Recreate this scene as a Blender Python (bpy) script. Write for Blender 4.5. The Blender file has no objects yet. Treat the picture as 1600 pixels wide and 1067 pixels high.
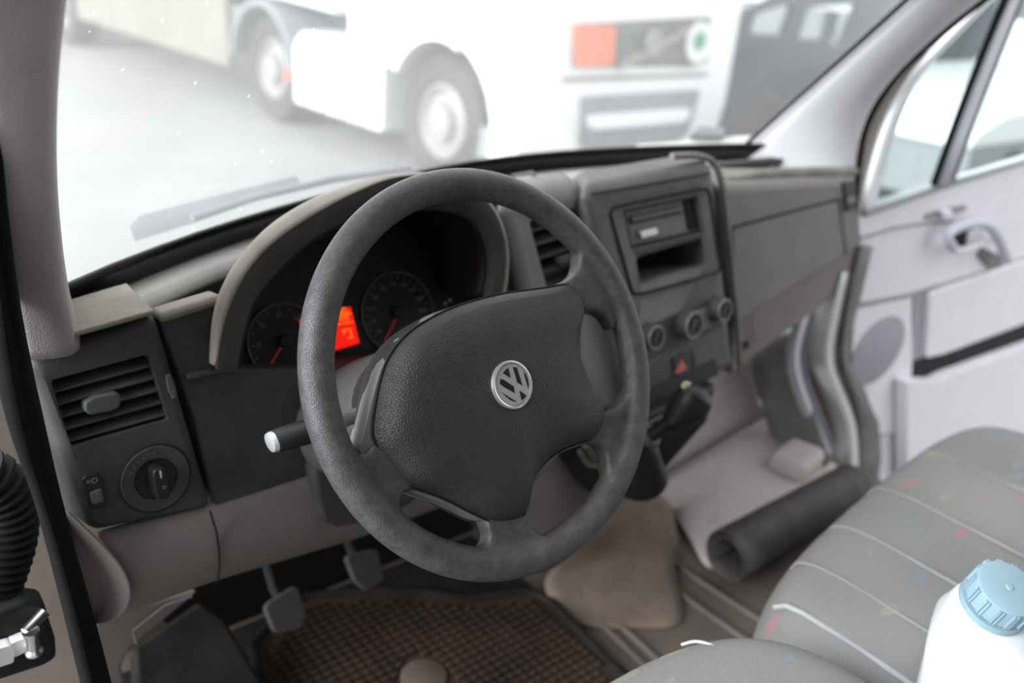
import bpy, bmesh, math, random
import numpy as np
from mathutils import Vector, Matrix

random.seed(4)
SC = bpy.context.scene
COL = SC.collection

# ------------------------------------------------------------------ camera
# world: X = van's right, Y = van's forward, Z up; camera stands in the open driver's door
M3 = np.array([[0.78051, -0.19177, 0.595], [-0.61989, -0.36045, 0.697], [0.0808, -0.91285, -0.40022]])
F = 1400.0
CAM = np.array([0.0, 0.0, 1.75])
cd = bpy.data.cameras.new('camera')
cam = bpy.data.objects.new('camera', cd)
COL.objects.link(cam)
mw = Matrix.Identity(4)
for i in range(3):
    mw[i][0] = M3[i][0]; mw[i][1] = -M3[i][1]; mw[i][2] = -M3[i][2]; mw[i][3] = CAM[i]
q = mw.to_quaternion(); q.normalize()
cam.location = CAM; cam.rotation_mode = 'QUATERNION'; cam.rotation_quaternion = q
cd.sensor_fit = 'HORIZONTAL'; cd.sensor_width = 36.0; cd.lens = F / 1600 * 36
cd.clip_start = 0.02; cd.clip_end = 500
cd.dof.use_dof = True; cd.dof.focus_distance = 0.80; cd.dof.aperture_fstop = 3.1
SC.camera = cam

# ------------------------------------------------------------------ world, sun, exposure
vs = SC.view_settings
SC.display_settings.display_device = 'sRGB'
vs.view_transform = 'Standard'; vs.look = 'None'; vs.gamma = 1.0; vs.use_curve_mapping = False
vs.exposure = 0.0
wd = bpy.data.worlds.new('world'); SC.world = wd; wd.use_nodes = True
bg = wd.node_tree.nodes['Background']
bg.inputs['Color'].default_value = (0.95, 0.975, 1.0, 1); bg.inputs['Strength'].default_value = 1.75
sd = bpy.data.lights.new('sun', 'SUN'); sd.energy = 6.5; sd.angle = math.radians(38); sd.color = (0.93, 0.97, 1.0)
sun = bpy.data.objects.new('sun', sd); COL.objects.link(sun)
sun.rotation_euler = Vector((0.9, -0.08, -0.40)).to_track_quat('-Z', 'Y').to_euler()


# ------------------------------------------------------------------ measuring helpers
def V(*a):
    return np.array(a if len(a) > 1 else a[0], float)


def nrm(v):
    v = np.asarray(v, float); return v / np.linalg.norm(v)


def PL(point, normal):
    return (V(point), nrm(normal))


def P(px, py, pl):
    """point of the photograph measured on a plane of the place"""
    r = M3 @ np.array([(px - 800) / F, (py - 533.5) / F, 1.0])
    p0, n = pl
    return CAM + r * ((p0 - CAM) @ n) / (r @ n)


def PX(x): return PL((x, 0, 0), (1, 0, 0))
def PY(y): return PL((0, y, 0), (0, 1, 0))
def PZ(z): return PL((0, 0, z), (0, 0, 1))
def PS(pts, pl): return [P(a, b, pl) for a, b in pts]


def resample(pts, n, closed=False):
    pts = [np.asarray(p, float) for p in pts]
    if closed: pts = pts + [pts[0]]
    d = [0.0]
    for a, b in zip(pts, pts[1:]): d.append(d[-1] + np.linalg.norm(b - a))
    m = n + 1 if closed else n
    out = []
    A = np.array(pts)
    for t in np.linspace(0, d[-1], m):
        out.append(np.array([np.interp(t, d, A[:, k]) for k in range(3)]))
    return out[:n]


def smooth(pts, it=2, closed=False):
    """Chaikin corner cutting"""
    pts = [np.asarray(p, float) for p in pts]
    for _ in range(it):
        o = []
        n = len(pts)
        for i in range(n if closed else n - 1):
            a, b = pts[i], pts[(i + 1) % n]
            o += [a * .75 + b * .25, a * .25 + b * .75]
        if not closed: o = [pts[0]] + o + [pts[-1]]
        pts = o
    return pts


# ------------------------------------------------------------------ materials
def mat(name, color, rough=0.6, metal=0.0, mottle=0.12, mscale=18, bump=0.0, bscale=300, spec=0.4, dust=None, dust_amt=0.5,
        dust_scale=9, emit=None, estr=1.0, trans=0.0, coat=0.0, sss=0.0):
    m = bpy.data.materials.new(name); m.use_nodes = True
    nt = m.node_tree; N = nt.nodes; L = nt.links
    b = N['Principled BSDF']
    b.inputs['Roughness'].default_value = rough; b.inputs['Metallic'].default_value = metal
    b.inputs['Specular IOR Level'].default_value = spec
    b.inputs['Coat Weight'].default_value = coat
    tc = N.new('ShaderNodeTexCoord')
    nz = N.new('ShaderNodeTexNoise'); nz.inputs['Scale'].default_value = mscale; nz.inputs['Detail'].default_value = 6
    L.new(tc.outputs['Object'], nz.inputs['Vector'])
    rp = N.new('ShaderNodeValToRGB')
    c = np.array(color[:3])
    lo = np.clip(c * (1 - mottle), 0, 1); hi = np.clip(c * (1 + mottle), 0, 1)
    rp.color_ramp.elements[0].position = 0.3; rp.color_ramp.elements[1].position = 0.7
    rp.color_ramp.elements[0].color = (*lo, 1); rp.color_ramp.elements[1].color = (*hi, 1)
    L.new(nz.outputs['Fac'], rp.inputs['Fac'])
    out = rp.outputs['Color']
    if dust is not None:
        n2 = N.new('ShaderNodeTexNoise'); n2.inputs['Scale'].default_value = dust_scale; n2.inputs['Detail'].default_value = 8
        n2.inputs['Roughness'].default_value = 0.65
        L.new(tc.outputs['Object'], n2.inputs['Vector'])
        r2 = N.new('ShaderNodeMapRange'); r2.inputs['From Min'].default_value = 0.35; r2.inputs['From Max'].default_value = 0.75
        r2.inputs['To Min'].default_value = 0.0; r2.inputs['To Max'].default_value = dust_amt
        L.new(n2.outputs['Fac'], r2.inputs['Value'])
        mx = N.new('ShaderNodeMix'); mx.data_type = 'RGBA'
        L.new(r2.outputs['Result'], mx.inputs['Factor']); L.new(out, mx.inputs['A'])
        mx.inputs['B'].default_value = (*dust, 1)
        out = mx.outputs['Result']
    L.new(out, b.inputs['Base Color'])
    if bump:
        nb = N.new('ShaderNodeTexVoronoi'); nb.inputs['Scale'].default_value = bscale
        L.new(tc.outputs['Object'], nb.inputs['Vector'])
        bp = N.new('ShaderNodeBump'); bp.inputs['Strength'].default_value = bump; bp.inputs['Distance'].default_value = 0.001
        L.new(nb.outputs['Distance'], bp.inputs['Height']); L.new(bp.outputs['Normal'], b.inputs['Normal'])
    if emit is not None:
        b.inputs['Emission Color'].default_value = (*emit, 1); b.inputs['Emission Strength'].default_value = estr
    return m


def glass_mat(name, dust_w, tint=(1, 1, 1), dust_col=(0.9, 0.9, 0.88), specks=False, gloss=0.04):
    m = bpy.data.materials.new(name); m.use_nodes = True
    nt = m.node_tree; N = nt.nodes; L = nt.links
    for n in list(N): N.remove(n)
    o = N.new('ShaderNodeOutputMaterial')
    tr = N.new('ShaderNodeBsdfTransparent'); tr.inputs['Color'].default_value = (*tint, 1)
    tl = N.new('ShaderNodeBsdfTranslucent'); tl.inputs['Color'].default_value = (*dust_col, 1)
    gl = N.new('ShaderNodeBsdfGlossy'); gl.inputs['Roughness'].default_value = 0.02
    mx = N.new('ShaderNodeMixShader'); mg = N.new('ShaderNodeMixShader')
    tc = N.new('ShaderNodeTexCoord')
    nz = N.new('ShaderNodeTexNoise'); nz.inputs['Scale'].default_value = 3.0; nz.inputs['Detail'].default_value = 5
    L.new(tc.outputs['Object'], nz.inputs['Vector'])
    mr = N.new('ShaderNodeMapRange'); mr.inputs['From Min'].default_value = 0.3; mr.inputs['From Max'].default_value = 0.7
    mr.inputs['To Min'].default_value = dust_w * 0.75; mr.inputs['To Max'].default_value = dust_w * 1.25
    L.new(nz.outputs['Fac'], mr.inputs['Value'])
    fac = mr.outputs['Result']
    if specks:
        vo = N.new('ShaderNodeTexVoronoi'); vo.inputs['Scale'].default_value = 22
        L.new(tc.outputs['Object'], vo.inputs['Vector'])
        lt = N.new('ShaderNodeMath'); lt.operation = 'LESS_THAN'; lt.inputs[1].default_value = 0.045
        L.new(vo.outputs['Distance'], lt.inputs[0])
        ad = N.new('ShaderNodeMath'); ad.operation = 'MULTIPLY_ADD'; ad.inputs[1].default_value = 0.25
        L.new(lt.outputs[0], ad.inputs[0]); L.new(fac, ad.inputs[2])
        fac = ad.outputs[0]
    L.new(fac, mx.inputs[0]); L.new(tr.outputs[0], mx.inputs[1]); L.new(tl.outputs[0], mx.inputs[2])
    mg.inputs[0].default_value = gloss
    L.new(mx.outputs[0], mg.inputs[1]); L.new(gl.outputs[0], mg.inputs[2]); L.new(mg.outputs[0], o.inputs[0])
    return m


DUST = (0.30, 0.27, 0.22)
MT = {}
MT['dash'] = mat('dash_plastic', (0.045, 0.045, 0.045), 0.62, mottle=.12, bump=.35, bscale=900, dust=(0.2, 0.19, 0.17), dust_amt=.22)
MT['dash_top'] = mat('dusty_dash_plastic', (0.21, 0.20, 0.175), 0.75, mottle=.15, bump=.3, bscale=900, dust=(0.38, 0.345, 0.285), dust_amt=.65)
MT['stack'] = mat('stack_plastic', (0.085, 0.082, 0.078), 0.55, mottle=.12, dust=(0.22, 0.2, 0.18), dust_amt=.3)
MT['glovebox'] = mat('glovebox_plastic', (0.19, 0.176, 0.166), 0.6, mottle=.06, dust=(0.26, 0.24, 0.22), dust_amt=.25)
MT['black'] = mat('black_plastic', (0.012, 0.012, 0.012), 0.45, mottle=.2)
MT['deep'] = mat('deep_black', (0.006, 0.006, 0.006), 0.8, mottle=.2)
MT['slat'] = mat('vent_slat_plastic', (0.04, 0.038, 0.035), 0.55, mottle=.2, dust=(0.16, 0.13, 0.1), dust_amt=.4)
MT['tab'] = mat('vent_tab_plastic', (0.085, 0.09, 0.09), 0.5, mottle=.1)
MT['trim'] = mat('beige_grey_trim', (0.20, 0.18, 0.17), 0.65, mottle=.06, bump=.2, bscale=900, dust=(0.22, 0.18, 0.15), dust_amt=.25)
MT['pillar'] = mat('pillar_trim_shaded', (0.42, 0.385, 0.372), 0.7, mottle=.05, bump=.45, bscale=700)  # left pillar: its shade is put into a darker trim colour
MT['pillar_lit'] = mat('pillar_trim_lit', (0.64, 0.64, 0.66), 0.7, mottle=.03, bump=.2, bscale=700)  # right pillar: same trim, paler because the light on it is coloured in
MT['seal'] = mat('door_seal_rubber', (0.010, 0.010, 0.0105), 0.75, mottle=.2, spec=.05)
MT['rim'] = mat('wheel_rim_polyurethane', (0.050, 0.050, 0.051), 0.36, mottle=.25, mscale=200, bump=.4, bscale=950, dust=(0.19, 0.19, 0.19), dust_amt=.30, dust_scale=60)
MT['pad'] = mat('airbag_cover_vinyl', (0.018, 0.018, 0.019), 0.42, mottle=.15, bump=.6, bscale=850, dust=(0.10, 0.105, 0.105), dust_amt=.22, dust_scale=14)
MT['shell'] = mat('wheel_back_shell', (0.17, 0.17, 0.165), 0.6, mottle=.15, dust=(0.3, 0.3, 0.28), dust_amt=.4)
MT['chrome'] = mat('badge_chrome', (0.62, 0.62, 0.63), 0.28, .6, mottle=.03)
MT['satin'] = mat('badge_ring_satin', (0.72, 0.70, 0.66), 0.3, 0.85, mottle=.05)
MT['column'] = mat('column_plastic', (0.075, 0.075, 0.076), 0.55, mottle=.15, dust=(0.25, 0.24, 0.22), dust_amt=.35)
MT['mark'] = mat('printed_marking', (0.55, 0.55, 0.53), 0.6, mottle=.05)
MT['markdim'] = mat('printed_marking_dim', (0.22, 0.22, 0.22), 0.6, mottle=.05)
MT['needle'] = mat('needle_red', (0.35, 0.02, 0.03), 0.5, emit=(0.8, 0.03, 0.05), estr=0.12)
MT['lcd'] = mat('lit_display_red', (0.2, 0.0, 0.0), 0.4, emit=(1.0, 0.012, 0.004), estr=0.85)
MT['lcdhi'] = mat('lit_display_orange', (0.3, 0.05, 0.0), 0.4, emit=(1.0, 0.11, 0.01), estr=1.25)
MT['silver'] = mat('silver_plastic', (0.55, 0.56, 0.57), 0.35, 0.6, mottle=.05)
MT['bulk'] = mat('footwell_board', (0.48, 0.435, 0.425), 0.75, mottle=.08, dust=(0.25, 0.19, 0.15), dust_amt=.5, dust_scale=5)
MT['kick'] = mat('kick_panel_plastic', (0.13, 0.13, 0.125), 0.6, mottle=.1, dust=(.3, .28, .25), dust_amt=.4)
MT['floor'] = mat('van_floor_vinyl', (0.10, 0.088, 0.078), 0.7, mottle=.2, mscale=8, dust=(0.20, 0.145, 0.11), dust_amt=.6, dust_scale=6)
MT['doortrim'] = mat('door_trim_pale', (0.78, 0.77, 0.81), 0.65, mottle=.03, bump=.15, bscale=700)
MT['doorgrey'] = mat('door_speaker_grey', (0.33, 0.33, 0.37), 0.7, mottle=.05, bump=.3, bscale=500)
MT['doordark'] = mat('door_recess_grey', (0.28, 0.28, 0.28), 0.7, mottle=.08)
MT['white'] = mat('white_paint', (0.80, 0.80, 0.80), 0.25, mottle=.02, coat=.5)
MT['rust'] = mat('dusty_hinge_paint', (0.42, 0.35, 0.31), 0.6, mottle=.2, dust=(.3, .22, .17), dust_amt=.5)
MT['steel'] = mat('bright_steel', (0.7, 0.7, 0.7), 0.28, 1.0, mottle=.08)
MT['gaiter'] = mat('rubber_gaiter', (0.02, 0.021, 0.022), 0.6, mottle=.2, spec=.2)
MT['canister'] = mat('canister_white', (0.70, 0.73, 0.76), 0.32, mottle=.03, coat=.2)
MT['cap'] = mat('canister_cap_blue', (0.25, 0.37, 0.43), 0.38, mottle=.04)
MT['asphalt'] = mat('pale_yard_concrete', (0.22, 0.22, 0.212), 0.9, mottle=.15, mscale=.35, dust=(0.28, 0.275, 0.265), dust_amt=.7, dust_scale=.6)
MT['truck'] = mat('truck_white_paint', (0.86, 0.86, 0.86), 0.35, mottle=.02)
MT['tyre'] = mat('tyre_rubber', (0.05, 0.047, 0.045), 0.85, mottle=.2)
MT['hub'] = mat('wheel_hub', (0.30, 0.29, 0.28), 0.5, 0.2, mottle=.15)
MT['grille'] = mat('grille_dark', (0.10, 0.10, 0.10), 0.6, mottle=.1)
MT['truckgrey'] = mat('truck_grey_plastic', (0.24, 0.25, 0.26), 0.7, mottle=.1)
MT['orange'] = mat('hazard_plate_orange', (0.85, 0.17, 0.05), 0.6, mottle=.04)
MT['green'] = mat('badge_green', (0.05, 0.32, 0.16), 0.6)
MT['trailer'] = mat('trailer_beige_grey', (0.20, 0.185, 0.15), 0.8, mottle=.1, mscale=3)
MT['trailerlt'] = mat('trailer_fender_grey', (0.25, 0.26, 0.27), 0.7, mottle=.08)
MT['bus'] = mat('dark_vehicle_paint', (0.06, 0.07, 0.085), 0.35, mottle=.1, mscale=2)
MT['wall'] = mat('pale_green_cladding', (0.30, 0.35, 0.34), 0.7, mottle=.08, mscale=2)
MT['light_block'] = mat('light_block_wall', (0.14, 0.135, 0.13), 0.9)  # for the added out-of-view walls that hold back sky light
MT['roofliner'] = mat('roof_liner', (0.38, 0.375, 0.37), 0.9, mottle=.04)
MT['mirrorblack'] = mat('frit_black', (0.005, 0.005, 0.006), 0.3)
MT['wiper'] = mat('wiper_grey', (0.16, 0.18, 0.2), 0.5)
MT['windshield'] = glass_mat('dusty_windshield_glass', 0.10, specks=True, gloss=.03)
MT['doorglass'] = glass_mat('dusty_door_glass', 0.015, tint=(0.93, 0.98, 0.97), gloss=.03)
MT['bglass'] = glass_mat('vehicle_window_glass', 0.03, tint=(0.9, 0.95, 0.95), gloss=.03)


def fabric_mat():
    m = mat('seat_fabric', (0.27, 0.27, 0.268), 0.95, mottle=.14, mscale=10, bump=.5, bscale=900, dust=(0.15, 0.135, 0.12), dust_amt=.6, dust_scale=5, spec=.1)
    nt = m.node_tree; N = nt.nodes; L = nt.links
    b = N['Principled BSDF']
    src = b.inputs['Base Color'].links[0].from_socket
    tc = [n for n in N if n.type == 'TEX_COORD'][0]
    mp = N.new('ShaderNodeMapping'); mp.inputs['Scale'].default_value = (12, 30, 12); mp.inputs['Rotation'].default_value = (0, 0, .5)
    L.new(tc.outputs['Object'], mp.inputs['Vector'])
    nz = N.new('ShaderNodeTexNoise'); nz.inputs['Scale'].default_value = 30
    L.new(tc.outputs['Object'], nz.inputs['Vector'])
    md = N.new('ShaderNodeMix'); md.data_type = 'RGBA'; md.blend_type = 'LINEAR_LIGHT'; md.inputs['Factor'].default_value = .25
    L.new(mp.outputs[0], md.inputs['A']); L.new(nz.outputs['Color'], md.inputs['B'])
    vo = N.new('ShaderNodeTexVoronoi'); vo.inputs['Scale'].default_value = 1.0; vo.inputs['Randomness'].default_value = 1.0
    L.new(md.outputs['Result'], vo.inputs['Vector'])
    lt = N.new('ShaderNodeMapRange'); lt.inputs['From Min'].default_value = .20; lt.inputs['From Max'].default_value = .27
    lt.inputs['To Min'].default_value = .42; lt.inputs['To Max'].default_value = 0
    L.new(vo.outputs['Distance'], lt.inputs['Value'])
    sp = N.new('ShaderNodeSeparateColor'); L.new(vo.outputs['Color'], sp.inputs[0])
    rp = N.new('ShaderNodeValToRGB'); rp.color_ramp.interpolation = 'CONSTANT'
    cols = [(.48, .16, .19), (.5, .40, .22), (.2, .29, .40), (.36, .38, .22), (.48, .18, .2), (.22, .3, .40), (.28, .36, .27)]
    el = rp.color_ramp.elements
    el[0].color = (*cols[0], 1); el[1].position = 1 / 7; el[1].color = (*cols[1], 1)
    for i in range(2, 7):
        e = el.new(i / 7); e.color = (*cols[i], 1)
    L.new(sp.outputs[0], rp.inputs['Fac'])
    mx = N.new('ShaderNodeMix'); mx.data_type = 'RGBA'
    L.new(lt.outputs['Result'], mx.inputs['Factor']); L.new(src, mx.inputs['A']); L.new(rp.outputs['Color'], mx.inputs['B'])
    L.new(mx.outputs['Result'], b.inputs['Base Color'])
    return m


MT['fabric'] = fabric_mat()


def mat_mat():
    m = mat('brown_rubber_mat', (0.03, 0.022, 0.018), 0.85, spec=.15, mottle=.3, mscale=10, dust=(0.10, 0.062, 0.042), dust_amt=.65, dust_scale=7)
    return m


MT['mat'] = mat_mat()
MT['matdark'] = mat('dark_rubber', (0.014, 0.0135, 0.013), 0.7, mottle=.25, dust=(.05, .04, .032), dust_amt=.4, spec=.15)

# ------------------------------------------------------------------ object helpers
ORG = {}


def thing(name, label, cat, loc, group=None):
    o = bpy.data.objects.new(name, None); COL.objects.link(o)
    o.empty_display_size = .05
    o.location = loc; o['label'] = label; o['category'] = cat
    if group: o['group'] = group
    ORG[o.name] = V(loc)
    return o


def tag(o, label, cat, group=None):
    o['label'] = label; o['category'] = cat
    if group: o['group'] = group
    return o


def obj(name, bm, m, parent=None, kind=None, flat=False, angle=40, label=None):
    """link a bmesh (world coordinates) as one mesh object; child meshes are stored about their thing's base"""
    me = bpy.data.meshes.new(name)
    if isinstance(bm, bmesh.types.BMesh):
        bmesh.ops.recalc_face_normals(bm, faces=bm.faces)
        bm.to_mesh(me); bm.free()
    else:
        me = bm
    o = bpy.data.objects.new(name, me); COL.objects.link(o)
    n = len(me.vertices)
    co = np.empty(n * 3); me.vertices.foreach_get('co', co); co = co.reshape(-1, 3)
    if parent is not None:
        org = ORG[parent.name]
        o.parent = parent
    else:
        lo, hi = co.min(0), co.max(0)
        org = V((lo[0] + hi[0]) / 2, (lo[1] + hi[1]) / 2, lo[2])
        o.location = org
    ORG[o.name] = org
    me.vertices.foreach_set('co', (co - org).ravel())
    me.materials.clear(); me.materials.append(m)
    if not flat:
        me.polygons.foreach_set('use_smooth', [True] * len(me.polygons))
        me.set_sharp_from_angle(angle=math.radians(angle))
    me.update()
    if kind: o['kind'] = kind
    if label: o['label'] = label
    return o


def bev(o, w, seg=3, angle=30):
    m = o.modifiers.new('bevel', 'BEVEL'); m.width = w; m.segments = seg; m.limit_method = 'ANGLE'; m.angle_limit = math.radians(angle)
    m.harden_normals = False
    me = o.data
    me.polygons.foreach_set('use_smooth', [True] * len(me.polygons))
    me.set_sharp_from_angle(angle=math.radians(180))
    w2 = o.modifiers.new('wn', 'WEIGHTED_NORMAL'); w2.keep_sharp = True
    return o


def sub(o, lv=2):
    m = o.modifiers.new('sub', 'SUBSURF'); m.levels = lv; m.render_levels = lv
    o.data.polygons.foreach_set('use_smooth', [True] * len(o.data.polygons))
    return o


def solid(o, t, off=-1):
    m = o.modifiers.new('solid', 'SOLIDIFY'); m.thickness = t; m.offset = off
    return o


def bake(o):
    dg = bpy.context.evaluated_depsgraph_get()
    ev = o.evaluated_get(dg)
    me = bpy.data.meshes.new_from_object(ev, depsgraph=dg)
    old = o.data
    o.modifiers.clear(); o.data = me; me.name = o.name
    bpy.data.meshes.remove(old)
    return o


def cut(o, bms, angle=35):
    """carve holes (each a closed bmesh) out of o"""
    tmp = []
    for bm in bms:
        c = obj('cutter', bm, MT['black']); tmp.append(c)
        bpy.context.view_layer.update()
        b = o.modifiers.new('cut', 'BOOLEAN'); b.operation = 'DIFFERENCE'; b.solver = 'EXACT'; b.object = c
    bpy.context.view_layer.update()
    bake(o)
    for c in tmp:
        me = c.data; bpy.data.objects.remove(c); bpy.data.meshes.remove(me)
    me = o.data
    me.materials.clear() if not me.materials else None
    me.polygons.foreach_set('use_smooth', [True] * len(me.polygons))
    me.set_sharp_from_angle(angle=math.radians(angle))
    return o


def add_prism(bm, pts, vec):
    vec = V(vec)
    a = [bm.verts.new(p) for p in pts]; b = [bm.verts.new(V(p) + vec) for p in pts]
    n = len(pts)
    bm.faces.new(a); bm.faces.new(b[::-1])
    for i in range(n):
        j = (i + 1) % n
        bm.faces.new((a[j], a[i], b[i], b[j]))
    return bm


def prism(pts, vec): return add_prism(bmesh.new(), pts, vec)


def hexa(front, back):
    """box from 4 front and 4 back corners"""
    bm = bmesh.new()
    a = [bm.verts.new(p) for p in front]; b = [bm.verts.new(p) for p in back]
    bm.faces.new(a); bm.faces.new(b[::-1])
    for i in range(4):
        j = (i + 1) % 4; bm.faces.new((a[j], a[i], b[i], b[j]))
    return bm


def add_box(bm, c, s, ex=(1, 0, 0), ey=(0, 1, 0)):
    ex = nrm(ex); ey = nrm(V(ey) - (V(ey) @ ex) * ex); ez = np.cross(ex, ey); c = V(c)
    vs_ = []
    for k in (-.5, .5):
        for i, j in ((-.5, -.5), (.5, -.5), (.5, .5), (-.5, .5)):
            vs_.append(bm.verts.new(c + ex * s[0] * i + ey * s[1] * j + ez * s[2] * k))
    for f in ((3, 2, 1, 0), (4, 5, 6, 7), (0, 1, 5, 4), (1, 2, 6, 5), (2, 3, 7, 6), (3, 0, 4, 7)):
        bm.faces.new([vs_[i] for i in f])
    return bm


def box(c, s, ex=(1, 0, 0), ey=(0, 1, 0)): return add_box(bmesh.new(), c, s, ex, ey)


def loft(rows, cu=False, cv=False, cap=False):
    bm = bmesh.new()
    g = [[bm.verts.new(p) for p in r] for r in rows]
    nr, nc = len(g), len(g[0])
    for i in range(nr if cv else nr - 1):
        for j in range(nc if cu else nc - 1):
            a, b, c, d = g[i][j], g[i][(j + 1) % nc], g[(i + 1) % nr][(j + 1) % nc], g[(i + 1) % nr][j]
            if len({a, b, c, d}) == 4: bm.faces.new((a, b, c, d))
    if cap:
        bm.faces.new(g[0][::-1]); bm.faces.new(g[-1])
    return bm


def frame_of(n, up=(0, 0, 1)):
    n = nrm(n); up = V(up)
    if abs(up @ n) > .98: up = V(0, 1, 0)
    x = nrm(np.cross(up, n)); y = np.cross(n, x)
    return x, y, n


def tube(pts, r, n=12, closed=False, caps=True, flat=1.0, up=(0, 0, 1)):
    pts = [V(p) for p in pts]; N = len(pts)
    rr = r if hasattr(r, '__len__') else [r] * N
    rows = []
    px = None
    for i, p in enumerate(pts):
        if closed: t = pts[(i + 1) % N] - pts[i - 1]
        else: t = pts[min(i + 1, N - 1)] - pts[max(i - 1, 0)]
        t = nrm(t)
        if px is None:
            x, y, _ = frame_of(t, up)
        else:
            x = nrm(px - (px @ t) * t); y = np.cross(t, x)
        px = x
        rows.append([p + rr[i] * (math.cos(a) * x + flat * math.sin(a) * y) for a in np.linspace(0, 2 * math.pi, n, endpoint=False)])
    return loft(rows, cu=True, cv=closed, cap=caps and not closed)


def lathe(c, n, prof, seg=32, x=None):
    """revolve (radius, height) profile about axis n through c"""
    fx, fy, n = frame_of(n)
    rows = []
    for r, h in prof:
        rows.append([V(c) + n * h + max(r, 1e-5) * (math.cos(a) * fx + math.sin(a) * fy) for a in np.linspace(0, 2 * math.pi, seg, endpoint=False)])
    return loft(rows, cu=True, cap=True)


def text_bm(s, c, ex, ey, size, depth=.0004):
    cu = bpy.data.curves.new('txt', 'FONT'); cu.body = s; cu.size = size; cu.align_x = 'CENTER'; cu.align_y = 'CENTER'; cu.extrude = depth
    cu.resolution_u = 2
    o = bpy.data.objects.new('txt', cu); COL.objects.link(o)
    bpy.context.view_layer.update()
    dg = bpy.context.evaluated_depsgraph_get()
    me = bpy.data.meshes.new_from_object(o.evaluated_get(dg))
    ex = nrm(ex); ey = nrm(V(ey) - (V(ey) @ ex) * ex); ez = np.cross(ex, ey)
    bm = bmesh.new(); bm.from_mesh(me)
    for v in bm.verts:
        v.co = Vector(V(c) + ex * v.co.x + ey * v.co.y + ez * v.co.z)
    bpy.data.objects.remove(o); bpy.data.curves.remove(cu); bpy.data.meshes.remove(me)
    return bm


def join(bms):
    out = bmesh.new()
    for b in bms:
        me = bpy.data.meshes.new('j'); b.to_mesh(me); b.free(); out.from_mesh(me); bpy.data.meshes.remove(me)
    return out


def ring_bm(c, n, R, r, seg=48, m=8):
    fx, fy, n = frame_of(n)
    return tube([V(c) + R * (math.cos(a) * fx + math.sin(a) * fy) for a in np.linspace(0, 2 * math.pi, seg, endpoint=False)], r, m, closed=True)


def rrect(pts, r=.2, it=3):
    """round the corners of a polygon"""
    n = len(pts); o = []
    for i in range(n):
        p = V(pts[i]); a = V(pts[i - 1]); b = V(pts[(i + 1) % n])
        q0 = p + (a - p) * r; q1 = p + (b - p) * r
        for t in np.linspace(0, 1, it + 2):
            o.append((1 - t) ** 2 * q0 + 2 * t * (1 - t) * p + t * t * q1)
    return o


# ================================================================== THE SETTING
def structure(name, bm, m, **k):
    return obj(name, bm, m, kind='structure', **k)


# yard ground
g = bmesh.new()
add_box(g, (4, 14, -.06), (90, 70, .12))
structure('ground', g, MT['asphalt'])

# van floor, toe boards, bulkhead
fl = loft([[V(x, y, z) for x in np.linspace(.12, 1.83, 12)] for y, z in
           ((-.75, .70), (.3, .70), (.80, .70), (1.0, .70), (1.12, .70), (1.15, .72), (1.16, .80), (1.165, 1.12))])
o = structure('floor', fl, MT['floor']); solid(o, .004, 0)

# firewall up to the windshield base behind the dash, roof and rear partition (they shade the cab)
ws_base = [V(.15, .945, 1.348), V(.20, 1.00, 1.352), V(.436, 1.125, 1.36), V(.80, 1.235, 1.372), V(1.0, 1.25, 1.377), V(1.2, 1.235, 1.38),
           V(1.50, 1.165, 1.385), V(1.60, 1.12, 1.386), V(1.68, 1.06, 1.386)]
base = resample(smooth(ws_base, 2), 25)
fw = loft([[V(p[0], p[1] + .03, z) for p in base[2:-1]] for z in (1.0, 1.2, 1.335)])
o = structure('wall_front', fw, MT['deep']); solid(o, .02, -1)
rf = box((.95, -.32, 2.34), (1.86, 1.9, .05))
o = structure('ceiling', rf, MT['roofliner']); bev(o, .02)
bk = box((.97, -.86, 1.45), (1.8, .04, 1.75))
structure('wall_rear', bk, MT['roofliner'])

# cab body behind the camera: side panels, seat backs (they shade the cab)
structure('wall_side_rear', box((.07, -.55, 1.5), (.05, .7, 1.65)), MT['roofliner'])
structure('wall_side_right', box((1.83, -.5, 1.5), (.05, .8, 1.65)), MT['roofliner'])
# unseen walls added to block sky light from the rear, behind and left of the open driver's door
o = structure('wall_light_block', box((-2.6, -5.1, 3.0), (.3, 8.4, 6.0)), MT['light_block'])
o = structure('wall_light_block_end', box((-.6, -4.6, 3.0), (3.6, .3, 6.0)), MT['light_block'])

# windshield
top = [V(1.0 + (p[0] - 1.0) * .98, p[1] - .62 - .0 * abs(p[0] - 1), 2.26) for p in base]
rows = []
for t in np.linspace(0, 1, 9):
    rows.append([b * (1 - t) + a * t + V(0, .045 * math.sin(math.pi * t), .02 * math.sin(math.pi * t)) for b, a in zip(base, top)])
glass = structure('window_1', loft(rows), MT['windshield']); solid(glass, .005, 0)
glass['label'] = 'dusty speckled windshield of the van'
# black frit band along the glass foot
fr = [[b * (1 - t) + a * t + V(0, -.012, -.004) for b, a in zip(base, top)] for t in (0.0, .018, .036, .055)]
o = structure('trim_1', loft(fr), MT['mirrorblack']); solid(o, .004, 0)
o['label'] = 'black band along the foot of the windshield'

# light ledge of the upper dash beneath the windshield: a rounded roll following the glass foot
lw = []
for (dy, z) in ((-.010, -.006), (-.016, .003), (-.044, .005), (-.056, .0), (-.060, -.010), (-.058, -.02)):
    lw.append([V(p[0], p[1] + dy, p[2] + z) for p in base[2:-2]])
LEDGE_ROWS = lw

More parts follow.
